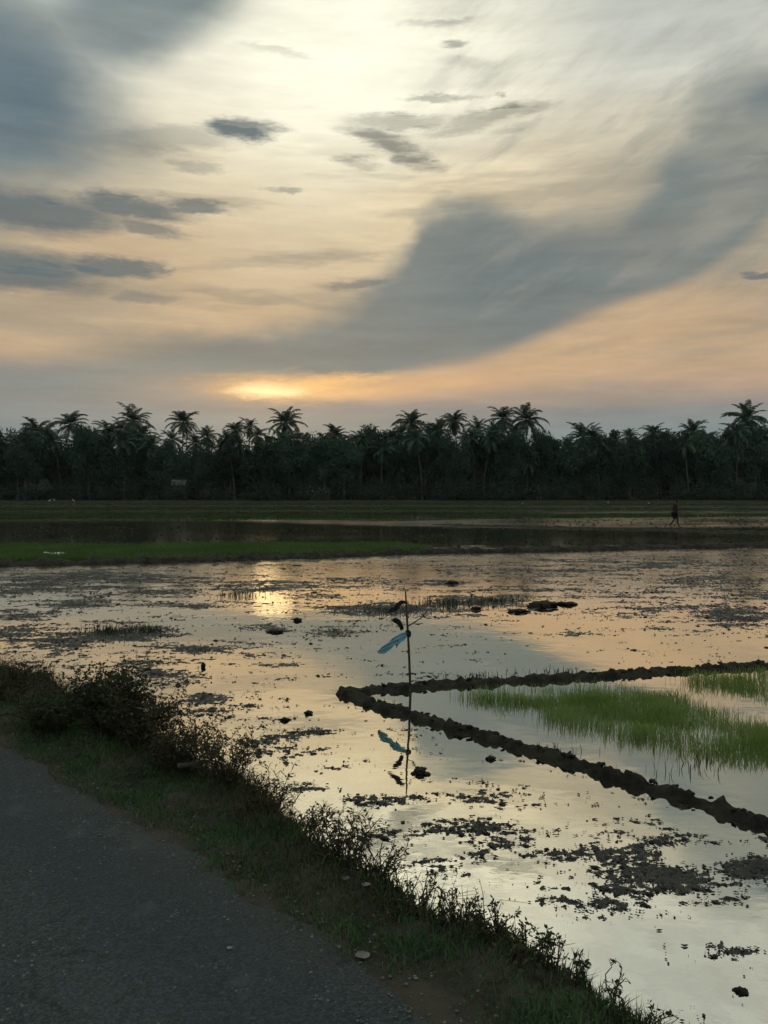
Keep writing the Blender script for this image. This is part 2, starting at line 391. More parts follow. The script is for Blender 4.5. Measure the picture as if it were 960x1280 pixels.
# still water over dark mud: mirror-like, wind-ruffled far out
def water_mat():
    m, t, b = new_mat('paddy_water')
    pos = nd(t, 'ShaderNodeNewGeometry').outputs['Position']
    sp = nd(t, 'ShaderNodeSeparateXYZ'); t.links.new(pos, sp.inputs[0])
    patch = noise(VM('MULTIPLY', pos, (0.12, 0.22, 0.0), tree=t), 1.0, 3, 0.5, tree=t)
    far = smooth(sp.outputs[1], 11.0, 30.0, tree=t)
    calm = M_('MULTIPLY', smooth(sp.outputs[1], 31.0, 36.0, tree=t), smooth(sp.outputs[1], M_('MAXIMUM', M_('MULTIPLY_ADD', sp.outputs[0], -0.7, 54.0, tree=t), 51.0, tree=t), M_('MAXIMUM', M_('MULTIPLY_ADD', sp.outputs[0], -0.7, 60.0, tree=t), 57.0, tree=t), 1.0, 0.15, tree=t), tree=t)
    ruff = M_('MULTIPLY', far, M_('SUBTRACT', 1.0, M_('MULTIPLY', calm, 0.6, tree=t), tree=t), tree=t)
    ruff = M_('MULTIPLY', ruff, smooth(sp.outputs[1], 76.0, 84.0, 1.0, smooth(sp.outputs[0], 0.0, 30.0, 0.4, 0.9, tree=t), tree=t), tree=t)
    ruff = M_('MULTIPLY', ruff, smooth(patch, 0.25, 0.6, 0.65, 1.0, tree=t), tree=t)
    rough = M_('MULTIPLY_ADD', ruff, 0.15, 0.012, tree=t)
    n1 = noise(VM('MULTIPLY', pos, (1.0, 1.6, 1.0), tree=t), 5.0, 3, 0.5, tree=t)
    n2 = noise(VM('MULTIPLY', pos, (1.0, 1.4, 1.0), tree=t), 0.9, 3, 0.5, tree=t)
    h = M_('ADD', M_('MULTIPLY', n1, M_('MULTIPLY_ADD', ruff, 0.006, 0.0005, tree=t), tree=t), M_('MULTIPLY', n2, 0.004, tree=t), tree=t)
    bp = nd(t, 'ShaderNodeBump'); bp.inputs['Strength'].default_value = 1.0; bp.inputs['Distance'].default_value = 1.0
    t.links.new(h, bp.inputs['Height'])
    fr = nd(t, 'ShaderNodeFresnel'); fr.inputs[0].default_value = 1.33; t.links.new(bp.outputs[0], fr.inputs['Normal'])
    fac = M_('MULTIPLY_ADD', fr.outputs[0], 0.20, 0.79, tree=t, clamp=True)
    gl = nd(t, 'ShaderNodeBsdfGlossy', distribution='MULTI_GGX'); gl.inputs[0].default_value = (1.0, 0.985, 0.88, 1); t.links.new(rough, gl.inputs['Roughness']); t.links.new(bp.outputs[0], gl.inputs['Normal'])
    di = nd(t, 'ShaderNodeBsdfDiffuse'); di.inputs[0].default_value = (0.032, 0.036, 0.028, 1)
    mx = nd(t, 'ShaderNodeMixShader'); t.links.new(fac, mx.inputs[0]); t.links.new(di.outputs[0], mx.inputs[1]); t.links.new(gl.outputs[0], mx.inputs[2])
    t.links.new(mx.outputs[0], t.nodes['Material Output'].inputs[0]); t.nodes.remove(b)
    return m
def wet_edge(m):
    """mud that is awash just at the waterline shines"""
    t = m.node_tree; b = t.nodes['Principled BSDF']
    sp = nd(t, 'ShaderNodeSeparateXYZ'); t.links.new(nd(t, 'ShaderNodeNewGeometry').outputs['Position'], sp.inputs[0])
    t.links.new(smooth(sp.outputs[2], 0.0, 0.009, 0.16, 0.75, tree=t), b.inputs['Roughness'])
    t.links.new(smooth(sp.outputs[2], 0.0, 0.009, 0.75, 0.15, tree=t), b.inputs['Specular IOR Level'])
wet_edge(MAT['mud'])
MAT['water'] = water_mat()
def road_mat():
    m, t, b = new_mat('worn_asphalt')
    pos = nd(t, 'ShaderNodeNewGeometry').outputs['Position']
    vo = nd(t, 'ShaderNodeTexVoronoi'); vo.inputs['Scale'].default_value = 130.0; t.links.new(pos, vo.inputs['Vector'])
    sepc = nd(t, 'ShaderNodeSeparateColor'); t.links.new(vo.outputs['Color'], sepc.inputs[0])
    chip = smooth(sepc.outputs[0], 0.2, 1.0, tree=t)
    c = mixc(chip, (0.031, 0.041, 0.039, 1), (0.072, 0.090, 0.086, 1), tree=t)
    c = mixc(M_('MULTIPLY', smooth(sepc.outputs[1], 0.975, 0.99, tree=t), smooth(noise(pos, 4.0, 4, 0.7, tree=t), 0.42, 0.62, 0.1, 1.0, tree=t), tree=t), c, (0.22, 0.22, 0.21, 1), tree=t)
    big = noise(pos, 1.1, 5, 0.6, tree=t)
    c = mixc(smooth(big, 0.45, 0.72, 0.0, 0.55, tree=t), c, (0.074, 0.084, 0.082, 1), tree=t)
    # worn wheel lines along the road, old patches and fine cracks
    nn = VM('DOT_PRODUCT', pos, (0.7071, 0.7071, 0.0), tree=t)
    wv = M_('ADD', nn, M_('MULTIPLY', noise(pos, 0.7, 3, 0.5, tree=t), 0.5, tree=t), tree=t)
    lane = smooth(M_('ABSOLUTE', M_('SUBTRACT', M_('PINGPONG', wv, 0.85, tree=t), 0.42, tree=t), tree=t), 0.05, 0.35, 0.0, 0.4, tree=t)
    c = mixc(lane, c, (0.034, 0.045, 0.046, 1), tree=t)
    pt = smooth(noise(VM('ADD', pos, (4.0, 2.0, 0.0), tree=t), 2.6, 4, 0.65, tree=t), 0.58, 0.66, 0.0, 0.45, tree=t)
    c = mixc(pt, c, (0.092, 0.104, 0.101, 1), tree=t)
    ck = nd(t, 'ShaderNodeTexVoronoi', feature='DISTANCE_TO_EDGE'); ck.inputs['Scale'].default_value = 2.3
    wob = VM('ADD', pos, VM('MULTIPLY', noise(pos, 6.0, 4, 0.7, tree=t, color=True), (0.22, 0.22, 0.0), tree=t), tree=t); t.links.new(wob, ck.inputs['Vector'])
    crk = M_('MULTIPLY', smooth(ck.outputs['Distance'], 0.0, 0.012, 0.6, 0.0, tree=t), smooth(big, 0.45, 0.6, tree=t), tree=t)
    c = mixc(crk, c, (0.012, 0.013, 0.013, 1), tree=t)
    # dusty brown margin towards the verge
    n = VM('DOT_PRODUCT', pos, (0.7071, 0.7071, 0.0), tree=t)
    edge = M_('ADD', n, M_('MULTIPLY', M_('SUBTRACT', noise(pos, 3.6, 7, 0.72, tree=t), 0.5, tree=t), 0.8, tree=t), tree=t)
    c = mixc(smooth(edge, 1.48, 1.86, 0.0, 0.7, tree=t), c, (0.060, 0.058, 0.048, 1), tree=t)
    t.links.new(c, b.inputs['Base Color']); b.inputs['Roughness'].default_value = 0.85; b.inputs['Specular IOR Level'].default_value = 0.25
    bp = nd(t, 'ShaderNodeBump'); bp.inputs['Strength'].default_value = 0.9; bp.inputs['Distance'].default_value = 0.006
    hh = M_('ADD', M_('MULTIPLY', vo.outputs['Distance'], -0.8, tree=t), noise(pos, 160.0, 3, 0.6, tree=t), tree=t)
    t.links.new(hh, bp.inputs['Height']); t.links.new(bp.outputs[0], b.inputs['Normal'])
    return m
MAT['road'] = road_mat()

# ------------------------------------------------------------------ setting: ground, water, road, embankment
def sheet(name, x0, x1, y0, y1, z, mat):
    return tag(ob(name, mesh_data(name, [(x0, y0, z), (x1, y0, z), (x1, y1, z), (x0, y1, z)], np.array([[0, 1, 2, 3]]), mat)), kind='structure')
sheet('ground', -3000, 3000, -3000, 3000, -0.5, MAT['ground'])
sheet('water', -220, 220, -60, 186, 0.0, MAT['water'])
# dry land that carries the trees
def land():
    xs = np.linspace(-420, 420, 141); ys = np.concatenate([np.linspace(180, 260, 41), [300, 500, 1200, 2500]])
    X, Y = np.meshgrid(xs, ys)
    edge = 184 + 3.5 * fbm(X / 30, 0 * X, 91, 3)
    Z = np.clip((Y - edge) / 6, -0.4, 0.45) + 0.06 * fbm(X / 4, Y / 4, 92, 3)
    Z[Y > 280] = 0.5
    n, k = X.shape
    i = (np.arange(n - 1)[:, None] * k + np.arange(k - 1)[None]).ravel()
    tag(ob('land', mesh_data('land', np.stack([X, Y, Z], -1), np.stack([i, i + 1, i + k + 1, i + k], -1), MAT['ground'], True)), kind='structure')
land()

ROAD_Z, N_EDGE = 0.9, 1.725
D_ = Vector((-0.70711, 0.70711, 0)); N_ = Vector((0.70711, 0.70711, 0))
def sn(s, n): return np.asarray(s) * D_.x + np.asarray(n) * N_.x, np.asarray(s) * D_.y + np.asarray(n) * N_.y
def rim(s):                                     # where the verge breaks into the slope
    s = np.asarray(s, float)
    return 2.12 + 0.40 / (1 + np.exp(-(s - 3.6) * 2.0)) + 0.05 * fbm(s * 1.3, s * 0 + 3, 21, 3)
def emb_z(s, n):
    s = np.asarray(s, float); n = np.asarray(n, float)
    r = rim(s)
    z = np.full(np.broadcast(s, n).shape, ROAD_Z)
    vb = ROAD_Z + 0.022 * fbm(s * 2.2, n * 2.2, 22, 4) * np.clip((n - N_EDGE) / 0.25, 0, 1) - 0.02 * np.clip((n - N_EDGE) / 0.6, 0, 1)
    t = np.clip((n - r) / 0.75, 0, 1)
    slope = 1.05 * (t * t * (3 - 2 * t) * 0.5 + t * 0.5) 
    z = vb - slope + 0.03 * fbm(s * 3, n * 3, 23, 4) * np.clip((n - r) / 0.3, 0, 1)
    t2 = np.clip((-4.2 - n) / 1.2, 0, 1)
    z = z - 1.2 * t2 * t2 * (3 - 2 * t2)
    return z
def embankment():
    ss = np.concatenate([np.arange(-60, -6, 2.0), np.arange(-6, 12, 0.06), np.arange(12, 90, 1.5)])
    ns = np.concatenate([np.arange(-5.6, 1.5, 0.3), np.arange(1.5, 3.7, 0.05)])
    S, Nn = np.meshgrid(ss, ns)
    Z = emb_z(S, Nn); Z = np.where(Nn < N_EDGE - 0.2, Z - 0.012, Z)
    X, Y = sn(S, Nn)
    n, k = S.shape
    i = (np.arange(n - 1)[:, None] * k + np.arange(k - 1)[None]).ravel()
    tag(ob('embankment', mesh_data('embankment', np.stack([X, Y, Z], -1), np.stack([i + 1, i, i + k, i + k + 1], -1)[:, ::-1].copy(), MAT['soil'], True)), kind='structure')
    # road sheet with a ragged edge
    ns = np.concatenate([np.linspace(-3.4, 1.2, 12), np.linspace(1.3, 1.725, 5)])
    S, Nn = np.meshgrid(ss, ns)
    w = np.clip((Nn - 1.2) / 0.525, 0, 1)
    Nn = Nn + w * (0.05 * fbm(S * 1.5, S * 0, 31, 5))
    Z = ROAD_Z + 0.012 - 0.010 * w + 0.004 * fbm(S * 0.8, Nn * 0.8, 32, 3)
    X, Y = sn(S, Nn); n, k = S.shape
    i = (np.arange(n - 1)[:, None] * k + np.arange(k - 1)[None]).ravel()
    tag(ob('road', mesh_data('road', np.stack([X, Y, Z], -1), np.stack([i, i + 1, i + k + 1, i + k], -1)[:, ::-1].copy(), MAT['road'], True)), kind='structure')
embankment()

# ------------------------------------------------------------------ mud showing through the shallow water
#  (photo x, photo y, half width, half height, how much mud)
PATCH = [(560, 1075, 50, 8, 0.45), (680, 1070, 60, 10, 0.6), (320, 870, 50, 6, 0.5), (330, 925, 45, 7, 0.6), (410, 960, 40, 6, 0.5), (440, 830, 60, 5, 0.35), (660, 1010, 60, 7, 0.45), (770, 1025, 50, 7, 0.5), (870, 1095, 60, 10, 0.7), (60, 735, 90, 5, 0.6), (200, 740, 80, 4, 0.6), (420, 745, 50, 4, 0.5), (850, 760, 70, 5, 0.6), (700, 738, 90, 4, 0.5), (930, 745, 60, 6, 0.6),
         (615, 1040, 62, 20, 1.0), (795, 1098, 100, 26, 1.05), (860, 1048, 70, 12, 0.75), (945, 1085, 60, 22, 1.0), (915, 1188, 45, 10, 1.0), (928, 1240, 18, 7, 0.8),
         (690, 1125, 55, 9, 0.6), (750, 1062, 70, 10, 0.6), (900, 1128, 70, 8, 0.6), (845, 1158, 40, 7, 0.5), (935, 1055, 50, 9, 0.7), (560, 1042, 30, 8, 0.5),
         (265, 880, 40, 14, 0.9), (360, 942, 50, 9, 0.85), (300, 905, 40, 8, 0.6), (385, 914, 22, 6, 0.8), (485, 1005, 50, 9, 0.7), (585, 998, 40, 7, 0.6), (490, 1045, 40, 8, 0.6),
         (620, 985, 60, 6, 0.4), (160, 792, 48, 9, 1.0), (255, 812, 75, 9, 0.75), (120, 722, 130, 6, 0.8), (330, 733, 80, 5, 0.8), (100, 756, 50, 4, 0.7), (240, 756, 60, 4, 0.7),
         (490, 762, 75, 8, 1.15), (600, 752, 70, 6, 0.9), (430, 790, 34, 7, 0.9), (655, 764, 26, 5, 0.8), (900, 725, 70, 12, 0.6), (925, 768, 55, 14, 0.9), (760, 768, 60, 5, 0.6),
         (800, 748, 60, 5, 0.55), (720, 790, 40, 4, 0.4), (220, 845, 60, 10, 0.8), (150, 830, 60, 10, 0.7), (60, 800, 60, 14, 0.7), (20, 770, 50, 8, 0.5), (340, 787, 26, 4, 0.7),
         (330, 830, 40, 5, 0.5), (560, 808, 30, 4, 0.35), (700, 715, 120, 8, 0.5), (450, 728, 60, 5, 0.5), (560, 728, 40, 4, 0.6), (820, 705, 150, 8, 0.55), (880, 790, 60, 5, 0.4),
         (740, 1150, 20, 6, 0.4), (505, 815, 12, 4, 0.3), (590, 840, 50, 5, 0.4), (400, 985, 40, 7, 0.7), (430, 935, 30, 6, 0.3), (545, 885, 20, 3, 0.2)]
BUND_LO = [gp(x, y) for x, y in ((428, 866), (452, 877), (480, 886), (540, 903), (620, 926), (700, 950), (800, 982), (900, 1013), (965, 1034), (1100, 1078))]
BUND_LO.append(BUND_LO[-1] + (BUND_LO[-1] - BUND_LO[-3]).normalized() * 2.2)
BUND_UP = [gp(x, y) for x, y in ((428, 866), (470, 863), (540, 858), (620, 853), (700, 848), (800, 842), (880, 837), (960, 833), (1120, 826), (1500, 812))]
def dist_poly(X, Y, pts):
    d = np.full(np.shape(X), 1e9)
    for a, b in zip(pts[:-1], pts[1:]):
        ax, ay, bx, by = a.x, a.y, b.x, b.y
        L2 = (bx - ax) ** 2 + (by - ay) ** 2
        t = np.clip(((X - ax) * (bx - ax) + (Y - ay) * (by - ay)) / L2, 0, 1)
        d = np.minimum(d, np.hypot(X - ax - t * (bx - ax), Y - ay - t * (by - ay)))
    return d
def inside(px, py, poly):
    r = np.zeros(np.shape(px), bool); n = len(poly)
    for i in range(n):
        (x1, y1), (x2, y2) = poly[i], poly[(i + 1) % n]
        c = ((y1 > py) != (y2 > py)) & (px < (x2 - x1) * (py - y1) / (y2 - y1 + 1e-9) + x1)
        r ^= c
    return r
V_POLY = [(425, 868), (540, 905), (700, 952), (965, 1036), (1200, 1110), (1700, 1260), (1700, 805), (880, 836), (620, 853)]
def cover(X, Y):                                # wanted share of mud at each spot of the paddy
    px, py = to_px(X, Y)
    base = np.interp(py, [680, 700, 730, 770, 830, 880, 960, 1050, 1280], [0.40, 0.38, 0.29, 0.17, 0.09, 0.06, 0.03, 0.04, 0.02])
    base = base + 0.14 * np.clip((300 - px) / 250, 0, 1) * np.clip((880 - py) / 60, 0, 1) * np.clip((py - 700) / 30, 0, 1)
    base = base * np.where((px > 560) & (px < 700) & (py > 780) & (py < 850), 0.5, 1.0)
    z = (base - 0.5) * 3.0 - 0.22
    g = np.zeros_like(px)
    for cx, cy, rx, ry, k in PATCH:
        q = ((px - cx) / (rx * 1.12)) ** 2 + ((py - cy) / (ry * 1.12)) ** 2
        g = np.maximum(g, k * np.exp(-q * 0.9))
    z = z + 2.5 * g
    z = np.where(inside(px, py, V_POLY), -4.5, z)
    return z
def mud_height(X, Y, wl):
    f = 0.72 * fbm(X / (wl * 1.6), Y / (wl * 0.8), 41, 4, 0.65) + 0.60 * fbm(X / (wl * 0.22), Y / (wl * 0.13), 45, 4, 0.8)
    h = f + cover(X, Y)
    return np.where(h > 0, 0.0065 * np.power(np.abs(h), 0.7), -0.03 * np.abs(h) - 0.004) + np.where(h > 0, 0.005 * fbm(X / 0.05, Y / 0.05, 51, 2), 0)
def mud_zone(x0, x1, y0, y1, dx, dy, wl):
    xs = np.arange(x0, x1 + dx, dx); ys = np.arange(y0, y1 + dy, dy)
    X, Y = np.meshgrid(xs, ys)
    X = X + dx * 0.35 * (rng.random(X.shape) - 0.5); Y = Y + dy * 0.35 * (rng.random(X.shape) - 0.5)
    Z = mud_height(X, Y, wl)
    n, k = X.shape
    i = (np.arange(n - 1)[:, None] * k + np.arange(k - 1)[None])
    keep = np.maximum.reduce([Z[:-1, :-1], Z[1:, :-1], Z[:-1, 1:], Z[1:, 1:]]) > 0
    px, py = to_px(X, Y)
    keep &= (px[:-1, :-1] > -120) & (px[:-1, :-1] < 1380)
    i = i[keep]
    F_ = np.stack([i, i + 1, i + k + 1, i + k], -1)
    V = np.stack([X, Y, Z], -1).reshape(-1, 3)
    u, inv = np.unique(F_, return_inverse=True)
    return V[u], inv.reshape(F_.shape)
def mud():
    vs_, fs_, b = [], [], 0
    for z in ((-4.2, 6.5, 3.0, 9.0, 0.0145, 0.015, 0.42), (-8.0, 12, 9.02, 15.0, 0.03, 0.035, 0.55), (-13, 17, 15.04, 22.0, 0.045, 0.06, 0.75), (-19, 26, 22.06, 36.0, 0.07, 0.11, 1.0)):
        v, f = mud_zone(*z); vs_.append(v); fs_.append(f + b); b += len(v)
    tag(ob('mud', mesh_data('mud', np.concatenate(vs_), np.concatenate(fs_), MAT['mud'], True)), 'low islands of dark wet mud and weed breaking the shallow water', 'mud', kind='stuff')
    print('mud faces', sum(len(f) for f in fs_))
mud()

# ------------------------------------------------------------------ lumps: shared clod shapes
def clod_mesh(name, mat, seed, sub=2, amp=0.28, flat=0.6):
    bm = bmesh.new(); bmesh.ops.create_icosphere(bm, subdivisions=sub, radius=1.0)
    rs = random.Random(seed); off = [(rs.uniform(-9, 9), rs.uniform(-9, 9)) for _ in range(3)]
    for v in bm.verts:
        p = v.co
        k = 1 + amp * float(fbm(np.array([p.x * 1.7 + off[0][0] + p.z * 1.3]), np.array([p.y * 1.7 + off[0][1] - p.z]), seed, 4, 0.65)[0]) * 0.6
        v.co = Vector((p.x * k, p.y * k, p.z * k * flat))
    me = bpy.data.meshes.new(name); bm.to_mesh(me); bm.free(); me.materials.append(mat)
    for p in me.polygons: p.use_smooth = sub > 1
    return me
CLODS = [clod_mesh('clod', MAT['bund'], 100 + i, 3, 0.50, 0.55) for i in range(7)]
SMALLCLODS = [clod_mesh('small_clod', MAT['bund'], 120 + i, 1, 0.36, 0.6) for i in range(6)]
STONES = [clod_mesh('stone', MAT['stone'], 140 + i, 2, 0.2, 0.6) for i in range(3)]

# ------------------------------------------------------------------ earth bunds
def resample(pts, step):
    out = [Vector(pts[0])]
    for a, b in zip(pts[:-1], pts[1:]):
        n = max(1, int((b - a).length / step))
        for i in range(1, n + 1): out.append(a.lerp(b, i / n))
    return out
def bund_mesh(name, pts, width, height, step, seed, mat, rough=1.0, m=14):
    P = resample(pts, step); n = len(P)
    P_ = np.array([[p.x, p.y] for p in P])
    for _ in range(6): P_[1:-1] = (P_[:-2] + 2 * P_[1:-1] + P_[2:]) / 4
    T = np.gradient(P_, axis=0); T /= np.linalg.norm(T, axis=1)[:, None] + 1e-9
    Nn = np.stack([-T[:, 1], T[:, 0]], 1)
    s = np.arange(n) * step
    u = np.linspace(-1, 1, m)
    S, U = np.meshgrid(s, u, indexing='ij')
    w = width * (1 + 0.18 * fbm(s / (width * 1.6), s * 0, seed, 3))
    hgt = height * (1 + 0.20 * fbm(s / (width * 0.9), s * 0 + 5, seed + 7, 3))
    prof = np.clip(1 - np.abs(U) ** 2.4, 0, 1)
    lump = fbm(S / (width * 0.45), U * 1.3, seed + 11, 5, 0.6)
    H = hgt[:, None] * (prof * (1 + 0.22 * rough * lump)) - 0.03
    off = U * w[:, None] * (0.5 + 0.05 * rough * lump)
    X = P_[:, 0][:, None] + Nn[:, 0][:, None] * off; Y = P_[:, 1][:, None] + Nn[:, 1][:, None] * off
    H[0] = H[-1] = -0.03
    i = (np.arange(n - 1)[:, None] * m + np.arange(m - 1)[None]).ravel()
    return mesh_data(name, np.stack([X, Y, H], -1), np.stack([i, i + m, i + m + 1, i + 1], -1), mat, True), P_, Nn
def near_bund(pts, width, height, seed, label, nclod):
    root = empty('mud_bund', pts[0]); tag(root, label, 'mud bund', 'bunds of the seedling plot')
    me, P_, Nn = bund_mesh('ridge', [p - pts[0] for p in pts], width, height, 0.03, seed, MAT['bund'])
    ob('ridge', me, root)
    rs = random.Random(seed)
    for i in range(nclod):
        k = rs.randrange(8, len(P_) - 8); a = rs.choice((rs.gauss(0, 0.28), rs.gauss(0, 0.2))); a = max(-0.48, min(0.48, a))
        r = rs.uniform(0.012, 0.032) * (1.35 if rs.random() < 0.12 else 1)
        z = height * (1 - abs(a * 2) ** 2.4) * 0.85
        ob('clod', rs.choice(CLODS), root, (P_[k, 0] + Nn[k, 0] * a * width, P_[k, 1] + Nn[k, 1] * a * width, max(z * .9, 0.004)), (rs.uniform(-.4, .4), rs.uniform(-.4, .4), rs.uniform(0, 6.3)), (r * rs.uniform(.9, 1.5), r, r * rs.uniform(.8, 1.2)))
near_bund(BUND_LO, 0.22, 0.085, 61, 'dark clod-built bund slanting towards the camera, front arm of the seedling plot', 70)
near_bund(BUND_UP, 0.30, 0.085, 62, 'dark clod-built bund running to the side behind the pole, back arm of seedling plot', 60)

FAR_BUNDS = [
    ([(-60, 709), (200, 703), (400, 697), (520, 692), (700, 689), (860, 685), (1020, 681)], 0.9, 0.20, 'long grassy bund along the far edge of the near flooded paddy'),
    ([(540, 656), (620, 658), (760, 661), (880, 664), (1020, 667)], 1.0, 0.12, 'dark bund just in front of the walking person'),
    ([(495, 651), (640, 648), (800, 646), (1020, 645)], 1.1, 0.13, 'dark bund behind the walking person, far side of the bright water strip'),
    ([(-60, 651), (150, 650), (320, 649), (495, 651)], 1.1, 0.12, 'dark bund behind the calm dark water below the palms'),
    ([(-60, 640), (300, 639), (640, 639), (1020, 639)], 1.3, 0.16, 'dark bund across the middle of the far green fields'),
    ([(-60, 633), (420, 632.5), (1020, 633.5)], 1.6, 0.20, 'dark bund second nearest to the tree line'),
    ([(-60, 628.8), (500, 628.3), (1020, 629)], 1.8, 0.22, 'dark bund in front of the foot of the tree line'),
]
for i, (p, w, h, lab) in enumerate(FAR_BUNDS):
    pts = [gp(x, y) for x, y in p]
    me, _, _ = bund_mesh('mud_bund', pts, w, h, 0.12 if i == 0 else 0.3, 70 + i, MAT['bund'], 0.8, 9)
    tag(ob('mud_bund', me), lab, 'mud bund', 'bunds between the far fields')

# ------------------------------------------------------------------ blades: grass and rice as joined geometry
def blades(X, Y, Z, h, w, bend, name, mat, az=None, seg=2):
    n = len(X); az = rng.random(n) * 2 * math.pi if az is None else az
    h = np.broadcast_to(h, n); w = np.broadcast_to(w, n)
    b = bend * rng.normal(0.6, 0.5, n) * h
    fa = rng.random(n) * 2 * math.pi
    bx, by = np.cos(az) * b, np.sin(az) * b
    wx, wy = np.cos(fa) * w / 2, np.sin(fa) * w / 2
    P0 = np.stack([X - wx, Y - wy, Z], -1); P1 = np.stack([X + wx, Y + wy, Z], -1)
    P2 = np.stack([X + bx * .35 + wx * .8, Y + by * .35 + wy * .8, Z + h * .6], -1); P3 = np.stack([X + bx * .35 - wx * .8, Y + by * .35 - wy * .8, Z + h * .6], -1)
    P4 = np.stack([X + bx, Y + by, Z + h * (1 - 0.15 * np.minimum(1, np.abs(bend)))], -1)
    V = np.stack([P0, P1, P2, P3, P4], 1).reshape(-1, 3)
    i = np.arange(n) * 5
    return mesh_data(name, V, [np.stack([i + 3, i + 2, i + 4], -1), np.stack([i, i + 1, i + 2, i + 3], -1)], mat)
def scatter_px(poly, n, dens=None, seed=0, z=0.0):
    """random ground points inside an outline given by places of the photograph"""
    g = [gp(x, y, z) for x, y in poly]
    x0, x1 = min(p.x for p in g), max(p.x for p in g); y0, y1 = min(p.y for p in g), max(p.y for p in g)
    out = []; got = 0; r = np.random.default_rng(seed)
    gx = [(p.x, p.y) for p in g]
    for _ in range(60):
        X = r.uniform(x0, x1, n); Y = r.uniform(y0, y1, n)
        k = inside(X, Y, gx)
        if dens is not None: k &= r.random(n) < dens(X, Y)
        out.append(np.stack([X[k], Y[k]])); got += k.sum()
        if got >= n: break
    a = np.concatenate(out, 1)[:, :n]
    return a[0], a[1]

RICE_A = [(560, 871), (640, 861), (760, 857), (850, 868), (900, 885), (1010, 912), (1300, 950), (1300, 1050), (1010, 978), (940, 958), (850, 950), (780, 932), (700, 912), (620, 892)]
RICE_B = [(815, 850), (870, 843), (1030, 836), (1400, 820), (1400, 960), (1030, 893), (960, 878), (900, 866), (850, 857)]
def rdens(X, Y):
    d = np.minimum(dist_poly(X, Y, [gp(x, y) for x, y in RICE_A + RICE_A[:1]]), dist_poly(X, Y, [gp(x, y) for x, y in RICE_B + RICE_B[:1]]))
    f = fbm(X / 0.9, Y / 0.6, 81, 3)
    return np.clip(d / 0.9, 0.06, 1) * np.clip(0.42 + 0.40 * f, 0.05, 1)
for i, (poly, n, lab) in enumerate(((RICE_A, 19000, 'young green rice seedlings standing in water inside the bund'), (RICE_B, 30000, 'green rice seedlings beside the back bund beyond the water channel'))):
    X, Y = scatter_px(poly, n, rdens, 5 + i)
    k = rng.integers(1, 4, len(X))
    h = 0.095 + 0.05 * rng.random(len(X)) + 0.03 * np.clip(fbm(X / 0.8, Y / 0.8, 82, 2), -1, 1)
    tag(ob('rice_seedlings', blades(X, Y, np.full(len(X), -0.01), h, 0.0045, 0.45, 'rice_seedlings', MAT['rice'])), lab, 'rice', kind='stuff')

# far fields: green strips between the far bunds
def field(name, poly, z, n, hgt, wid, lab, seed, cov=1.0, mat='ricefar'):
    g = [gp(x, y) for x, y in poly]
    base = ob(name, None) if False else None
    X, Y = scatter_px(poly, n, (lambda X, Y: np.clip(cov + 0.5 * fbm(X / 6, Y / 3, seed, 3), 0.02, 1)), seed)
    o = ob(name, blades(X, Y, np.full(len(X), z), hgt * (0.7 + 0.6 * rng.random(len(X))), wid, 0.4, name, MAT[mat]))
    tag(o, lab, 'rice', kind='stuff')
def slab(poly, z):
    v = [(*gp(x, y).xy, z) for x, y in poly]
    me = bpy.data.meshes.new('field_soil'); me.from_pydata(v, [], [list(range(len(v)))]); me.materials.append(MAT['ground'])
    tag(ob('field_soil', me), kind='structure')
strip = [(-80, 707), (200, 701), (400, 695), (500, 691), (545, 688), (500, 682), (350, 682), (150, 683), (-80, 684)]
slab(strip, 0.03); field('rice_seedlings', strip, 0.02, 30000, 0.20, 0.03, 'strip of short green rice on the bank beside the calm water', 11, 0.9, 'bank')
F2 = [(-80, 650), (495, 650), (1040, 645), (1040, 643), (500, 644.5), (300, 643), (-80, 644)]
field('rice_seedlings', F2, -0.01, 15000, 0.22, 0.09, 'dark green rice field just behind the calm dark water', 12, 0.6)
F3 = [(-80, 638.5), (1040, 638), (1040, 636.2), (500, 635), (-80, 635.6)]
field('rice_seedlings', F3, -0.01, 10000, 0.25, 0.12, 'dark green rice field in the middle of the far plain', 13, 0.55)
F4 = [(-80, 632), (1040, 632.5), (1040, 631), (600, 630.2), (-80, 630.6)]
field('rice_seedlings', F4, -0.01, 8000, 0.3, 0.16, 'dark green rice field nearest to the tree line', 14, 0.55)
# weeds in the calm water and in the bright strip
W1 = [(-60, 682), (560, 684), (1020, 679), (1020, 669), (600, 660), (-60, 656)]
X, Y = scatter_px(W1, 1100, lambda X, Y: np.clip(0.25 + 0.6 * fbm(X / 5, Y / 1.2, 15, 4), 0.0, 1), 15)
tag(ob('water_weeds', blades(X, Y, np.full(len(X), -0.01), 0.08, 0.16, 0.9, 'water_weeds', MAT['dry'])), 'sparse weed tufts in the far water in front of the green fields', 'weeds', kind='stuff')
W2 = [(510, 657), (1020, 665), (1020, 647), (640, 650)]
X, Y = scatter_px(W2, 450, lambda X, Y: np.clip(0.2 + 0.6 * fbm(X / 7, Y / 1.5, 16, 4), 0.0, 1), 16)
tag(ob('water_weeds', blades(X, Y, np.full(len(X), -0.01), 0.08, 0.22, 0.9, 'water_weeds', MAT['dry'])), 'sparse weed tufts in the bright water strip around the walking person', 'weeds', kind='stuff')
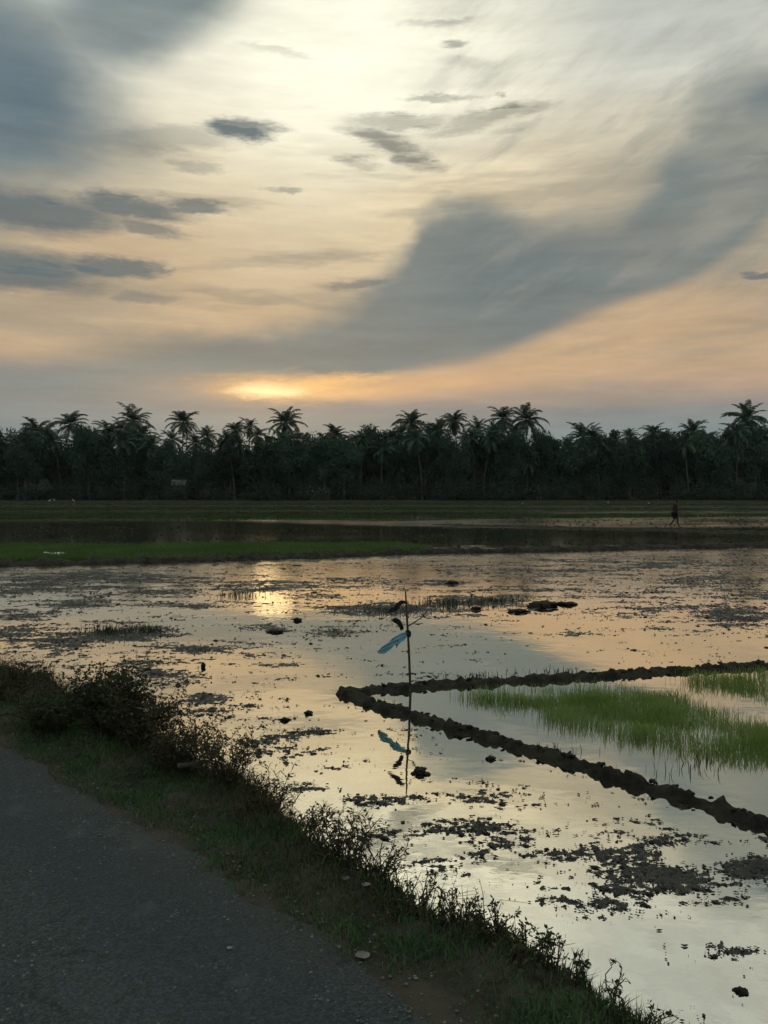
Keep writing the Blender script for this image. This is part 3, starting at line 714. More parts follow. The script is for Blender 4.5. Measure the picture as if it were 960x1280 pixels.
# stubble and sprouts on the mud of the near paddy
def stubble():
    xs, ys = [], []
    for (y0, y1, n) in ((4.0, 12.0, 90000), (12.0, 20.0, 90000), (20.0, 33.0, 120000)):
        Y = rng.uniform(y0, y1, n); X = rng.uniform(-0.52, 0.52, n) * Y
        wl = np.where(Y < 9, 0.42, np.where(Y < 15, 0.55, np.where(Y < 22, 0.75, 1.0)))
        h = mud_height(X, Y, wl); k = (h > 0.012) & (rng.random(n) < 0.28) & (cover(X, Y) > -3)
        k &= (X + Y) / 1.41421 > 3.3
        xs.append(X[k]); ys.append(Y[k])
    X = np.concatenate(xs); Y = np.concatenate(ys)
    h = 0.015 + 0.03 * rng.random(len(X)) ** 2
    tag(ob('stubble', blades(X, Y, np.full(len(X), 0.01), h, 0.004 + 0.0004 * Y, 0.9, 'stubble', MAT['weed'])), 'short stubble and weed sprouts on the mud islands', 'stubble', kind='stuff')
    print('stubble', len(X))
stubble()
def crumbs():
    """grains and small lumps of mud, thick on the mud islands and thinning out into the water"""
    v0 = np.array([(1, 0, 0), (0, 1, 0), (-1, 0, 0), (0, -1, 0), (0, 0, 1.0), (.35, .3, -1)], float)
    f0 = np.array([(0, 1, 4), (1, 2, 4), (2, 3, 4), (3, 0, 4), (1, 0, 5), (2, 1, 5), (3, 2, 5), (0, 3, 5)])
    xs, ys, rr = [], [], []
    for y0, y1, n, wl in ((3.2, 9.0, 380000, .42), (9.0, 15.0, 150000, .55), (15.0, 22.0, 110000, .75), (22.0, 33.0, 90000, 1.0)):
        Y = rng.uniform(y0, y1, n); X = rng.uniform(-0.52, 0.70, n) * Y
        c = cover(X, Y)
        f = 0.72 * fbm(X / (wl * 1.6), Y / (wl * 0.8), 41, 4, 0.65) + 0.60 * fbm(X / (wl * 0.22), Y / (wl * 0.13), 45, 4, 0.8)
        k = (rng.random(n) < np.where(f + c > 0.05, 0.36, np.clip(0.10 + 0.16 * (f + c), 0.0003, 0.10))) & (c > -3.5) & ((X + Y) / 1.41421 > 3.4)
        xs.append(X[k]); ys.append(Y[k])
    X = np.concatenate(xs); Y = np.concatenate(ys); n = len(X)
    r = (0.0032 + 0.0065 * rng.random(n) ** 2.5 + 0.016 * rng.random(n) ** 50) * (0.7 + Y / 13)
    sc = np.stack([r * rng.uniform(0.9, 2.4, n), r, r * rng.uniform(0.2, 0.6, n)], -1)
    V = v0[None] * sc[:, None] * (1 + 0.7 * (rng.random((n, 6, 1)) - 0.5))
    t = rng.random(n) * 6.28; ct, st = np.cos(t)[:, None], np.sin(t)[:, None]
    V = np.stack([V[..., 0] * ct - V[..., 1] * st + X[:, None], V[..., 0] * st + V[..., 1] * ct + Y[:, None], V[..., 2] + 0.003 + 0.006 * rng.random((n, 1))], -1)
    tag(ob('mud_crumbs', mesh_data('mud_crumbs', V.reshape(-1, 3), (f0[None] + (np.arange(n) * 6)[:, None, None]).reshape(-1, 3), MAT['mud'], False)), 'small dark mud crumbs scattered over the shallow water', 'mud', kind='stuff')
    print('crumbs', n)
crumbs()
# water grass around the tufts seen in the paddy
TUFTS = [(135, 792, 30, 5, 500, .16), (185, 790, 26, 4, 400, .14), (560, 756, 45, 5, 700, .16), (480, 764, 40, 6, 500, .10), (620, 752, 30, 4, 400, .16), (300, 745, 30, 4, 300, .12),
         (700, 843, 60, 4, 60, .10), (470, 880, 30, 5, 40, .08), (690, 940, 40, 8, 40, .08), (600, 848, 40, 5, 60, .10), (860, 960, 60, 12, 40, .09)]
X, Y, H = [], [], []
for cx, cy, rx, ry, n, hh in TUFTS:
    for _ in range(n if n < 100 else n // 3):
        p = gp(random.gauss(cx, rx * .5), random.gauss(cy, ry * .5)); X.append(p.x); Y.append(p.y); H.append(hh * random.uniform(.5, 1.2))
X, Y, H = map(np.array, (X, Y, H))
tag(ob('water_grass', blades(X, Y, np.zeros(len(X)), H, 0.003 + 0.0006 * Y, 0.5, 'water_grass', MAT['weed'])), 'upright tufts of grass standing in the muddy paddy water', 'grass', kind='stuff')

# ------------------------------------------------------------------ coconut palms
def frond_mesh(seed, elev, L=4.8, droop=1.0):
    rs = random.Random(seed); mb = MB()
    n = 22; p = Vector((0, 0, 0)); a = R(elev); pts = [p.copy()]; angs = [a]
    for i in range(n):
        a -= droop * (0.012 + 0.105 * (i / n) ** 1.2) * (1.0 if a > R(-80) else 0.1)
        p = p + Vector((math.cos(a), 0, math.sin(a))) * (L / n); pts.append(p.copy()); angs.append(a)
    mb.tube(pts[::3] + [pts[-1]], [0.055 * (1 - 0.85 * i / 8) for i in range(len(pts[::3]) + 1)], 3, cap=False)
    for i in range(3, n + 1):
        for half in (0.0, 0.5):
            j = min(i + half, n); k = int(j); f = j - k
            q = pts[k].lerp(pts[min(k + 1, n)], f); d = Vector((math.cos(angs[k]), 0, math.sin(angs[k])))
            t = j / n
            ln = 1.08 * math.sin(math.pi * (0.12 + 0.80 * t)) ** 0.7 * rs.uniform(0.8, 1.1)
            for s in (-1, 1):
                if rs.random() < 0.06: continue
                hang = rs.uniform(0.12, 0.55)
                side = Vector((d.x * 0.55, s * 0.8, d.z * 0.55 - hang)).normalized()
                w = d * 0.07
                mid = q + side * ln * 0.55; tip = q + side * ln * 0.95 + Vector((0, 0, -0.16 * ln))
                mb.poly([q - w * .6, q + w * .6, mid + w, mid - w]); mb.poly([mid - w, mid + w, tip])
    return mb.data('frond', MAT['frond'])
FR = {e: [frond_mesh(200 + e * 3 + k, e, 4.8 if e > -30 else 4.2, 0.9 + 0.35 * k) for k in range(2)] for e in (82, 66, 48, 28, 6, -22, -50, -72)}
def trunk_mesh(seed, h, lean):
    rs = random.Random(seed); mb = MB(); n = 9; pts, rad = [], []
    ph = rs.uniform(0, 6.28)
    for i in range(n + 1):
        t = i / n; o = lean * (t ** 1.7)
        pts.append((o * math.cos(ph), o * math.sin(ph), h * t)); rad.append(0.26 - 0.11 * min(1, t * 1.6) if t > 0.06 else 0.36 - 1.6 * t)
    mb.tube(pts, rad, 7)
    return mb.data('trunk', MAT['bark'], True), Vector(pts[-1])
def nuts_mesh(seed):
    rs = random.Random(seed); bm = bmesh.new()
    for _ in range(9):
        a = rs.uniform(0, 6.28); m = Matrix.Translation((0.38 * math.cos(a), 0.38 * math.sin(a), rs.uniform(-0.55, -0.2))) @ Matrix.Diagonal((1, 1, 1.25, 1))
        bmesh.ops.create_icosphere(bm, subdivisions=1, radius=0.15, matrix=m)
    me = bpy.data.meshes.new('coconuts'); bm.to_mesh(me); bm.free(); me.materials.append(MAT['frond'])
    return me
NUTS = [nuts_mesh(i) for i in range(2)]
def palm(x, y, rpx, depth, seed, label, group, nf=24):
    rs = random.Random(seed)
    c = at_depth(x, y, depth); k = rpx * 1.08 / 1000 * depth / 4.35
    lean = rs.uniform(0.0, 3.2); h = c.z - 0.35
    tm, topp = trunk_mesh(seed, h, lean)
    root = empty('coconut_palm', (c.x - topp.x, depth - topp.y, 0.35)); tag(root, label, 'palm tree', group)
    ob('trunk', tm, root)
    ob('coconuts', rs.choice(NUTS), root, topp, (0, 0, rs.uniform(0, 6)), (k,) * 3)
    a0 = rs.uniform(0, 6.28); style = rs.random(); nf = int(nf * (0.62 + 0.5 * style)); tilt = rs.uniform(-.22, .22); up, lo = 84, 120 + 50 * style
    for i in range(nf):
        t = i / (nf - 1)
        e = min(FR, key=lambda q: abs(q - (up - lo * t ** 0.95 + rs.uniform(-14, 14))))
        kk = k * rs.uniform(0.72, 1.12) * (0.85 if e >= 80 else 1.0)
        ob('frond', rs.choice(FR[e]), root, topp, (rs.uniform(-.14, .14), rs.uniform(-.1, .1) + tilt * math.cos(a0 + i * 2.39996), a0 + i * 2.39996 + rs.uniform(-.2, .2)), (kk, kk * rs.uniform(.9, 1.15), kk))
ORD = 'first second third fourth fifth sixth seventh eighth ninth tenth eleventh twelfth thirteenth fourteenth fifteenth sixteenth seventeenth eighteenth nineteenth twentieth twenty-first twenty-second twenty-third twenty-fourth twenty-fifth twenty-sixth twenty-seventh twenty-eighth twenty-ninth thirtieth'.split()
SKYLINE = [(-2, 556, 20, 'crown cut by the picture edge'), (46, 540, 22, 'narrow drooping crown'), (88, 531, 25, 'wide spreading crown'), (136, 541, 21, 'dense crown'),
           (166, 526, 25, 'tall dark crown'), (229, 528, 21, 'crown standing clear above its neighbours'), (259, 546, 16, 'small low crown'), (294, 538, 16, 'small upright crown'),
           (312, 534, 15, 'thin ragged crown'), (357, 528, 24, 'tall crown standing clear under the sun glow'), (418, 545, 20, 'rounded crown on a pale visible trunk'),
           (463, 545, 17, 'small feathery crown'), (490, 548, 16, 'low feathery crown'), (514, 529, 22, 'tall drooping dense crown'), (549, 538, 19, 'crown pressed against its neighbour'),
           (568, 526, 18, 'upright feathery crown'), (597, 537, 18, 'narrow upright crown'), (628, 523, 20, 'tall star-shaped crown'), (658, 525, 25, 'tall wide crown with drooping fronds'),
           (728, 546, 22, 'broad low crown among leafy trees'), (787, 546, 14, 'small stubby crown'), (816, 542, 18, 'pale rounded crown'), (866, 541, 21, 'wide drooping crown'),
           (934, 523, 26, 'tallest dark shaggy crown'), (962, 545, 22, 'lower crown at the picture edge')]
for i, (x, y, r, d) in enumerate(SKYLINE):
    palm(x, y, r, 203 + (i * 7) % 12, 300 + i, '%s skyline coconut palm from the left, %s' % (ORD[i], d), 'coconut palms breaking the skyline', 46)
LOWER = [(22, 556, 19), (68, 552, 19), (112, 548, 20), (150, 538, 21), (190, 556, 19), (208, 566, 17), (276, 560, 17), (334, 556, 18), (384, 560, 17), (441, 553, 16), (478, 562, 18), (532, 556, 18),
         (582, 550, 17), (612, 548, 18), (642, 550, 19), (690, 568, 16), (748, 556, 17), (772, 566, 16), (842, 566, 16), (890, 564, 17), (915, 552, 20), (60, 580, 18), (240, 582, 17), (400, 585, 17), (500, 585, 18), (560, 580, 18), (660, 578, 18), (100, 560, 20), (178, 545, 20), (300, 556, 18), (350, 552, 20), (428, 562, 18), (520, 548, 20), (605, 560, 19), (710, 556, 18), (800, 560, 17), (855, 556, 18), (946, 548, 22), (5, 570, 20), (32, 549, 19), (58, 545, 18), (122, 556, 18), (152, 552, 20), (215, 550, 17), (245, 555, 18), (284, 550, 16), (322, 545, 16), (372, 550, 17), (405, 552, 17), (452, 550, 16), (502, 542, 18), (538, 545, 18), (590, 548, 17), (618, 540, 17), (645, 540, 17), (740, 545, 18), (830, 552, 16), (880, 550, 17), (922, 540, 20)]
for i, (x, y, r) in enumerate(LOWER):
    near = min(range(len(SKYLINE)), key=lambda k: abs(SKYLINE[k][0] - x))
    side = 'left' if x < SKYLINE[near][0] else 'right'
    LSEEN = globals().setdefault('LSEEN', {}); LSEEN[near, side, y > 570] = LSEEN.get((near, side, y > 570), 0) + 1
    palm(x, y, r, 195 + (i * 5) % 16, 400 + i, ['', 'another '][LSEEN[near, side, y > 570] > 1] + 'lower palm crown %s just %s of the %s skyline palm' % ('deep in the dark trees' if y > 570 else 'half sunk in the trees', side, ORD[near]), 'lower coconut palms in the tree line', 34)

# ------------------------------------------------------------------ broadleaf trees
def crown_mesh(name, seed, nclump, nleaf, leaf, mat, flat=0.75, spread=1.0):
    r = np.random.default_rng(seed)
    d = r.normal(size=(nclump, 3)); d /= np.linalg.norm(d, axis=1)[:, None]
    cc = d * (r.random((nclump, 1)) ** 0.45) * np.array([spread, spread, flat]) * 0.82
    cr = r.uniform(0.16, 0.36, nclump)
    k = r.integers(0, nclump, nleaf)
    q = r.normal(size=(nleaf, 3)); q /= np.linalg.norm(q, axis=1)[:, None]
    p = cc[k] + q * cr[k][:, None] * (r.random((nleaf, 1)) ** 0.4) * np.array([1.1, 1.1, 0.8])
    a = r.normal(size=(nleaf, 3)); a /= np.linalg.norm(a, axis=1)[:, None]
    b = np.cross(a, r.normal(size=(nleaf, 3))); b /= np.linalg.norm(b, axis=1)[:, None] + 1e-9
    s = leaf * r.uniform(0.6, 1.3, (nleaf, 1))
    V = np.stack([p - a * s, p + b * s * .5, p + a * s, p - b * s * .5], 1).reshape(-1, 3)
    i = np.arange(nleaf) * 4
    return mesh_data(name, V, np.stack([i, i + 1, i + 2, i + 3], -1), mat)
CROWNS = [crown_mesh('crown', 500 + i, 60, 11000, 0.042, MAT['crown'], 0.85) for i in range(6)]
def broad_trunk(seed, h):
    rs = random.Random(seed); mb = MB()
    mb.tube([(0, 0, 0), (rs.uniform(-.2, .2), rs.uniform(-.2, .2), h * .35), (rs.uniform(-.5, .5), rs.uniform(-.5, .5), h * .75)], [0.34, 0.25, 0.12], 7)
    for _ in range(6):
        a = rs.uniform(0, 6.28); z = h * rs.uniform(.3, .55); l = h * rs.uniform(.2, .35)
        mb.tube([(0, 0, z), (math.cos(a) * l * .5, math.sin(a) * l * .5, z + l * .5), (math.cos(a) * l, math.sin(a) * l, z + l * .8)], [0.13, 0.08, 0.03], 5)
    return mb.data('trunk', MAT['bark'], True)
BT = [broad_trunk(i, 1.0 * 9) for i in range(4)]
rs = random.Random(5)
NB = 30
for i in range(NB):
    x = -60 + 1080 * (i + 0.5) / NB + rs.uniform(-9, 9)
    depth = 197 + rs.uniform(-3, 9)
    ty = 532 + rs.uniform(-12, 22)
    if 690 < x < 780: ty -= 8
    c = at_depth(x, ty, depth); h = c.z
    w = rs.uniform(5.0, 7.4)
    root = empty('broadleaf_tree', (c.x, depth, 0.35))
    tag(root, '%s dark broadleaf tree from the left in the row under the palm crowns' % ORD[i], 'tree', 'broadleaf trees of the tree line')
    ob('trunk', rs.choice(BT), root, scl=(1, 1, h / 11))
    ob('crown', rs.choice(CROWNS), root, (0, 0, h * 0.56), (0, 0, rs.uniform(0, 6.28)), (w, w, h * 0.50))
# the wood behind and the bushes along its foot read as one mass
def mass(name, lab, cat, n, x0, x1, y0, y1, hf, leaf, seed, leaves, mat='crown'):
    r = np.random.default_rng(seed); V = []
    X = r.uniform(x0, x1, n); Y = r.uniform(y0, y1, n); H = hf(X, r)
    for x, y, h in zip(X, Y, H):
        m = leaves
        q = r.normal(size=(m, 3)); q /= np.linalg.norm(q, axis=1)[:, None]; q *= r.random((m, 1)) ** 0.35
        w = h * r.uniform(0.45, 0.8)
        p = np.array([x, y, 0.3 + h * 0.5]) + q * np.array([w, w, h * 0.5])
        a = r.normal(size=(m, 3)); a /= np.linalg.norm(a, axis=1)[:, None]
        b = np.cross(a, r.normal(size=(m, 3))); b /= np.linalg.norm(b, axis=1)[:, None] + 1e-9
        s = leaf * r.uniform(0.6, 1.4, (m, 1))
        V.append(np.stack([p - a * s, p + b * s * .55, p + a * s, p - b * s * .55], 1))
    V = np.concatenate(V).reshape(-1, 3); i = np.arange(len(V) // 4) * 4
    tag(ob(name, mesh_data(name, V, np.stack([i, i + 1, i + 2, i + 3], -1), MAT[mat])), lab, cat, kind='stuff')
mass('far_wood', 'dark wood closing the view behind the palms', 'wood', 330, -150, 150, 216, 250, lambda X, r: 13.8 + 2.6 * r.random(len(X)) + 1.6 * fbm(X / 9, X * 0, 55, 3), 0.34, 56, 1100)
mass('undergrowth', 'dark undergrowth along the foot of the tree line', 'undergrowth', 480, -140, 140, 188.5, 203, lambda X, r: 1.4 + 6.0 * r.random(len(X)) ** 2 + 0.8 * np.clip(fbm(X / 8, X * 0, 58, 3), -1, 2), 0.19, 57, 340, 'shade')

# ------------------------------------------------------------------ houses glimpsed among the trees
def house(x, y, depth, w, d, hw, rise, rz, label, wallmat='wall'):
    c = at_depth(x, y, depth)
    root = empty('house', (c.x, depth, 0.3), rz); tag(root, label, 'house', 'houses among the palms')
    mb = MB(); t = 0.1
    mb.box((0, 0, hw / 2), (w / 2, d / 2, hw / 2)); 
    mb.poly([(-w / 2, -d / 2, hw), (-w / 2, d / 2, hw), (-w / 2, 0, hw + rise)]); mb.poly([(w / 2, -d / 2, hw), (w / 2, d / 2, hw), (w / 2, 0, hw + rise)])
    ob('wall', mb.data('wall', MAT[wallmat]), root)
    for s in (-1, 1):
        mb = MB(); e = 0.45; k = rise / (d / 2)
        a = [(-w / 2 - e, 0, hw + rise + .04), (w / 2 + e, 0, hw + rise + .04), (w / 2 + e, s * (d / 2 + e), hw - e * k + .04), (-w / 2 - e, s * (d / 2 + e), hw - e * k + .04)]
        mb.poly(a); mb.poly([(p[0], p[1], p[2] + .06) for p in a][::-1])
        b = len(mb.v)
        for i in range(4):
            p, q = a[i], a[(i + 1) % 4]; mb.poly([p, q, (q[0], q[1], q[2] + .06), (p[0], p[1], p[2] + .06)])
        ob('roof', mb.data('roof', MAT['tin']), root)
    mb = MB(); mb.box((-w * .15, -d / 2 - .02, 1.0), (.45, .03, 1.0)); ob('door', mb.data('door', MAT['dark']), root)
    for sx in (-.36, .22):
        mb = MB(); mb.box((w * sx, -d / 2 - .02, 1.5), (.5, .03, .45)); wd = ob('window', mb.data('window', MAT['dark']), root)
        mb = MB()
        for (cx, cz, hx, hz) in ((0, .5, .58, .05), (0, -.5, .58, .05), (-.54, 0, .05, .45), (.54, 0, .05, .45)): mb.box((w * sx + cx, -d / 2 - .05, 1.5 + cz), (hx, .04, hz))
        ob('frame', mb.data('frame', MAT['plank']), wd)
house(46, 600, 197, 5.0, 4.6, 3.0, 2.2, R(62), 'small house with a steep bright tin roof near the left edge of the trees')
house(224, 606, 193, 2.6, 3.2, 4.0, 1.0, R(8), 'narrow pale house among the trees below the clear-standing palm')
house(250, 606, 198, 4.6, 4.0, 3.6, 1.2, R(-12), 'dim house half hidden right beside the narrow pale house')
house(930, 592, 203, 5.0, 4.0, 6.4, 1.2, R(-6), 'grey tin-roofed house in the trees below the tallest right-hand palm')

# ------------------------------------------------------------------ white birds
def bird(x, y, depth, k, rz, label, z=0.0):
    p = at_depth(x, y, depth)
    root = empty('egret', (p.x, depth, z), rz, k); tag(root, label, 'bird', 'white egrets in the far fields')
    mb = MB()
    mb.tube([(-.30, 0, .40), (-.18, 0, .45), (0, 0, .50), (.14, 0, .54), (.22, 0, .62), (.20, 0, .74), (.25, 0, .86), (.31, 0, .90), (.36, 0, .89)], [.015, .075, .115, .095, .05, .034, .034, .045, .022], 9)
    ob('body', mb.data('body', MAT['feather'], True), root)
    mb = MB(); mb.tube([(.35, 0, .89), (.47, 0, .87)], [.016, .003], 6); ob('beak', mb.data('beak', MAT['beak']), root)
    for s in (-1, 1):
        mb = MB(); mb.tube([(.0, s * .04, .45), (.02, s * .04, .22), (-.01, s * .04, .0), (.09, s * .05, .0)], [.016, .012, .012, .008], 5); ob('leg', mb.data('leg', MAT['black']), root)
bird(62, 627, 178, 1.0, 0.4, 'white egret nearest the left edge at the foot of the trees', 0.0)
bird(68, 625, 184, 0.9, 2.6, 'white egret just behind and right of the leftmost egret', 0.1)
bird(92, 627, 179, 1.0, 3.0, 'lone white egret in the field right of the egret pair', 0.0)
bird(653, 626, 150, 0.6, 0.2, 'tiny white egret at the field edge below the two tall palms', 0.0)
bird(811, 627, 150, 0.6, 3.3, 'tiny white egret in the field left of the walking person', 0.0)
bird(760, 627, 160, 0.6, 1.0, 'tiny white egret midway between the other two in the wide right field', 0.0)

# white scrap on the green bank
p = gp(68, 690, 0.2)
mb = MB(); mb.v = []; g = 7
for i in range(g):
    for j in range(4):
        mb.v.append(((i / (g - 1) - .5) * 0.62, (j / 3 - .5) * 0.26, 0.05 + 0.05 * math.sin(i * 1.1 + j) + 0.03 * j - 0.012 * i))
mb.q = [(i * 4 + j, (i + 1) * 4 + j, (i + 1) * 4 + j + 1, i * 4 + j + 1) for i in range(g - 1) for j in range(3)]
so = ob('plastic_scrap', mb.data('plastic_scrap', MAT['scrap'], True), None, (p.x, p.y, 0.12), (0, 0, -.15), (1.3, .7, .55))
so.modifiers.new('thick', 'SOLIDIFY').thickness = 0.006
tag(so, 'crumpled white plastic scrap lying on the green bank near the left edge', 'litter')

# ------------------------------------------------------------------ person walking on the far bund
def skin_mesh(name, joints, edges, mat, root=0, sub=2):
    me = bpy.data.meshes.new(name); me.from_pydata([j[:3] for j in joints], edges, [])
    o = bpy.data.objects.new(name, me); col.objects.link(o)
    o.modifiers.new('skin', 'SKIN').use_smooth_shade = True
    sv_ = me.skin_vertices[0].data
    for i, j in enumerate(joints): sv_[i].radius = (j[3], j[4] if len(j) > 4 else j[3]); sv_[i].use_root = (i == root)
    o.modifiers.new('sub', 'SUBSURF').levels = sub; o.modifiers['sub'].render_levels = sub
    me.materials.append(mat); return o
def person():
    f = gp(843, 659.5); base = Vector((f.x, f.y, 0.0))
    root = empty('person', base, R(-18)); tag(root, 'person in brown top and dark shorts striding along the far bund', 'person')
    # x is forward; a stride with the trunk bent a little forward
    J = [(0.0, 0, .90, .135, .105), (0.02, 0, 1.05, .125, .10), (0.06, 0, 1.24, .155, .115), (0.08, 0, 1.38, .10, .09), (0.10, 0, 1.46, .055, .055), (0.125, 0, 1.56, .088, .10), (0.13, 0, 1.66, .075, .085),
         (0.01, .095, .86, .095), (0.20, .10, .48, .066), (0.16, .10, .44, .062), (0.24, .10, .09, .040), (0.34, .105, .045, .034), (0.42, .11, .035, .024),
         (-0.01, -.095, .86, .095), (0.0, -.10, .48, .066), (-0.05, -.10, .44, .060), (-0.27, -.10, .12, .040), (-0.19, -.105, .05, .034), (-0.11, -.11, .03, .024),
         (0.07, .19, 1.36, .062), (0.02, .25, 1.10, .046), (0.20, .23, .94, .036), (0.26, .22, .90, .034),
         (0.07, -.19, 1.36, .062), (0.10, -.26, 1.11, .046), (0.30, -.22, 1.06, .036), (0.36, -.21, 1.06, .034)]
    E = [(0, 1), (1, 2), (2, 3), (3, 4), (4, 5), (5, 6), (0, 7), (7, 8), (8, 9), (9, 10), (10, 11), (11, 12), (0, 13), (13, 14), (14, 15), (15, 16), (16, 17), (17, 18),
         (3, 19), (19, 20), (20, 21), (21, 22), (3, 23), (23, 24), (24, 25), (25, 26)]
    for hx, hy, hz, sgn in ((0.26, .22, .90, 1), (0.36, -.21, 1.06, -1)):
        b = 22 if sgn > 0 else 26
        for k in range(4):
            y = hy + (k - 1.5) * 0.021; n = len(J); l = (.075, .088, .083, .066)[k]
            J += [(hx + .045, y, hz - .012, .010), (hx + .045 + l * .55, y, hz - .035, .009), (hx + .045 + l * .7, y, hz - .075, .008)]; E += [(b, n), (n, n + 1), (n + 1, n + 2)]
        n = len(J); J += [(hx + .01, hy - sgn * .045, hz - .02, .010), (hx + .05, hy - sgn * .055, hz - .045, .009)]; E += [(b, n), (n, n + 1)]
    n = len(J); J += [(0.235, 0, 1.585, .014)]; E += [(5, n)]                       # nose
    for s in (-1, 1): n = len(J); J += [(0.12, s * .098, 1.585, .016)]; E += [(5, n)]   # ears
    o = skin_mesh('body', J, E, MAT['skin']); o.parent = root
    S = [(0.0, 0, .90, .185, .165), (0.02, 0, 1.06, .185, .16), (0.06, 0, 1.24, .205, .165), (0.08, 0, 1.39, .135, .12), (0.07, .19, 1.36, .095), (0.035, .25, 1.14, .085), (0.07, -.19, 1.36, .095), (0.09, -.25, 1.14, .085)]
    o = skin_mesh('shirt', S, [(0, 1), (1, 2), (2, 3), (3, 4), (4, 5), (3, 6), (6, 7)], MAT['shirt']); o.parent = root
    S = [(0.0, 0, .90, .170, .150), (0.01, .095, .82, .130), (0.15, .10, .55, .112), (-0.01, -.095, .82, .130), (0.0, -.10, .54, .112)]
    o = skin_mesh('shorts', S, [(0, 1), (1, 2), (0, 3), (3, 4)], MAT['shorts']); o.parent = root
    S = [(0.09, 0, 1.58, .085, .10), (0.105, 0, 1.66, .094, .104), (0.15, 0, 1.705, .07, .08)]
    o = skin_mesh('hair', S, [(0, 1), (1, 2)], MAT['hair']); o.parent = root
    for s in (-1, 1):
        mb = MB(); mb.tube([(0.212, s * .035, 1.615), (0.219, s * .035, 1.615)], [.012, .008], 7); ob('eye', mb.data('eye', MAT['hair']), root)
    mb = MB(); mb.tube([(0.205, -.028, 1.535), (0.215, 0, 1.533), (0.205, .028, 1.535)], [.006, .009, .006], 6); ob('mouth', mb.data('mouth', MAT['shirt']), root)
    root.scale = (1.14,) * 3
    root.location.z = 0.0
person()

# ------------------------------------------------------------------ scarecrow stick with plastic rags
def stick():
    b = gp(513, 866); Yd = b.y
    def w(x, y, dy=0.0): return at_depth(x, y, Yd + dy)
    root = empty('scarecrow_pole', b); tag(root, 'thin upright stick with a blue plastic rag standing behind the bund tip', 'scarecrow')
    L = lambda p: tuple(Vector(p) - b)
    mb = MB(); pts = [w(513.5, 876), w(512.5, 850), w(511.2, 815), w(509.5, 785), (w(508, 762)), w(507, 739)]
    mb.tube([L(p) for p in pts], [.0155, .015, .014, .013, .012, .009], 8); ob('pole', mb.data('pole', MAT['wood'], True), root)
    mb = MB(); mb.tube([L(w(509.5, 783)), L(w(518, 778, -.05)), L(w(530, 770, -.1))], [.009, .008, .005], 6); mb.tube([L(w(530, 770, -.1)), L(w(526, 767, -.1))], [.006, .003], 5); ob('twig', mb.data('twig', MAT['wood'], True), root)
    mb = MB(); mb.tube([L(w(508, 752)), L(w(515, 759, -.03)), L(w(522, 764, -.06)), L(w(530, 771, -.1))], .0035, 5); ob('string', mb.data('string', MAT['black']), root)
    def rag(name, spine, wid, mat, seed, fold=0.02):
        rs = random.Random(seed); v, q = [], []; m = 9
        for i, (x, y, dy) in enumerate(spine):
            c = w(x, y, dy); n = spine[min(i + 1, len(spine) - 1)]; p = spine[max(i - 1, 0)]
            d = (w(*n) - w(*p)).normalized(); side = d.cross(Vector((0, 1, 0))).normalized()
            for j in range(m):
                u = j / (m - 1) - .5
                o = c + side * (u * wid[i] * (1 + .45 * rs.uniform(-1, 1))) + Vector((rs.uniform(-.010, .010), fold * math.sin(j * 1.7 + i * 1.3) + rs.uniform(-.012, .012), rs.uniform(-.012, .012)))
                v.append(L(o))
        for i in range(len(spine) - 1):
            for j in range(m - 1): q.append((i * m + j, (i + 1) * m + j, (i + 1) * m + j + 1, i * m + j + 1))
        o = ob(name, mesh_data(name, v, np.array(q), mat, True), root); o.modifiers.new('thick', 'SOLIDIFY').thickness = .002; o.modifiers.new('sub', 'SUBSURF').render_levels = 1
        return o
    o = rag('blue_rag', [(511, 791, 0), (507, 793, -.02), (503, 795, -.03), (499, 797, -.05), (495, 800, -.05), (491, 803, -.04), (487, 806, -.03), (483, 809, -.03), (479, 812, -.02), (475, 815, 0), (472, 816, 0)], [.03, .06, .10, .09, .115, .09, .075, .085, .07, .06, .02], MAT['blue'], 3, .035)
    o['label'] = 'translucent light blue plastic rag'
    rag('rag_flap', [(497, 799, -.04), (496, 804, -.05), (495, 809, -.05)], [.07, .05, .015], MAT['blue'], 5, .012)
    rag('dark_strip', [(503, 788, 0), (500, 781, -.02), (497, 775, -.03), (490, 774, -.04)], [.035, .05, .06, .03], MAT['black'], 8, .012)
    rag('dark_rag', [(508, 753, 0), (503, 752, -.01), (499, 754, -.02), (496, 759, -.03), (490, 763, -.03), (484, 767, -.03)], [.02, .03, .05, .06, .05, .01], MAT['black'], 9, .012)
    rag('knot', [(508, 788, -.02), (512, 792, -.02), (513, 797, -.02)], [.05, .055, .02], MAT['black'], 10, .015)
stick()

# ------------------------------------------------------------------ single mud clods that stand out
def clod(x, y, wpx, hpx, label, seed, extra=3):
    rs = random.Random(seed); p = gp(x, y); k = p.y / 1000
    root = empty('mud_clod', p); tag(root, label, 'mud clod', 'lumps of mud in the near paddy')
    w, h = wpx * k, hpx * k
    ob('lump', rs.choice(CLODS[:5]), root, (0, 0, h * .25), (0, 0, rs.uniform(-.5, .5)), (w * .34, w * .28, h * .6))
    for i in range(extra * 3):
        r = rs.uniform(.07, .2) * w; ob('lump', rs.choice(CLODS), root, (rs.uniform(-.42, .42) * w, rs.uniform(-.3, .3) * w, h * .1), (rs.uniform(-.3, .3), 0, rs.uniform(0, 6)), (r, r * .8, min(r, h) * rs.uniform(.5, .9)))
clod(680, 758, 42, 12, 'largest dark mound of mud in the middle of the far paddy', 1, 5)
clod(708, 756, 26, 6, 'low mud lump trailing right of the largest mound', 2, 3)
clod(648, 765, 26, 7, 'flat mud lump just left of the largest mound', 3, 3)
clod(595, 762, 15, 7, 'small round mud lump alone between the pole and the largest mound', 4, 1)
clod(565, 730, 18, 7, 'square mud block near the far bund above the pole top', 5, 1)
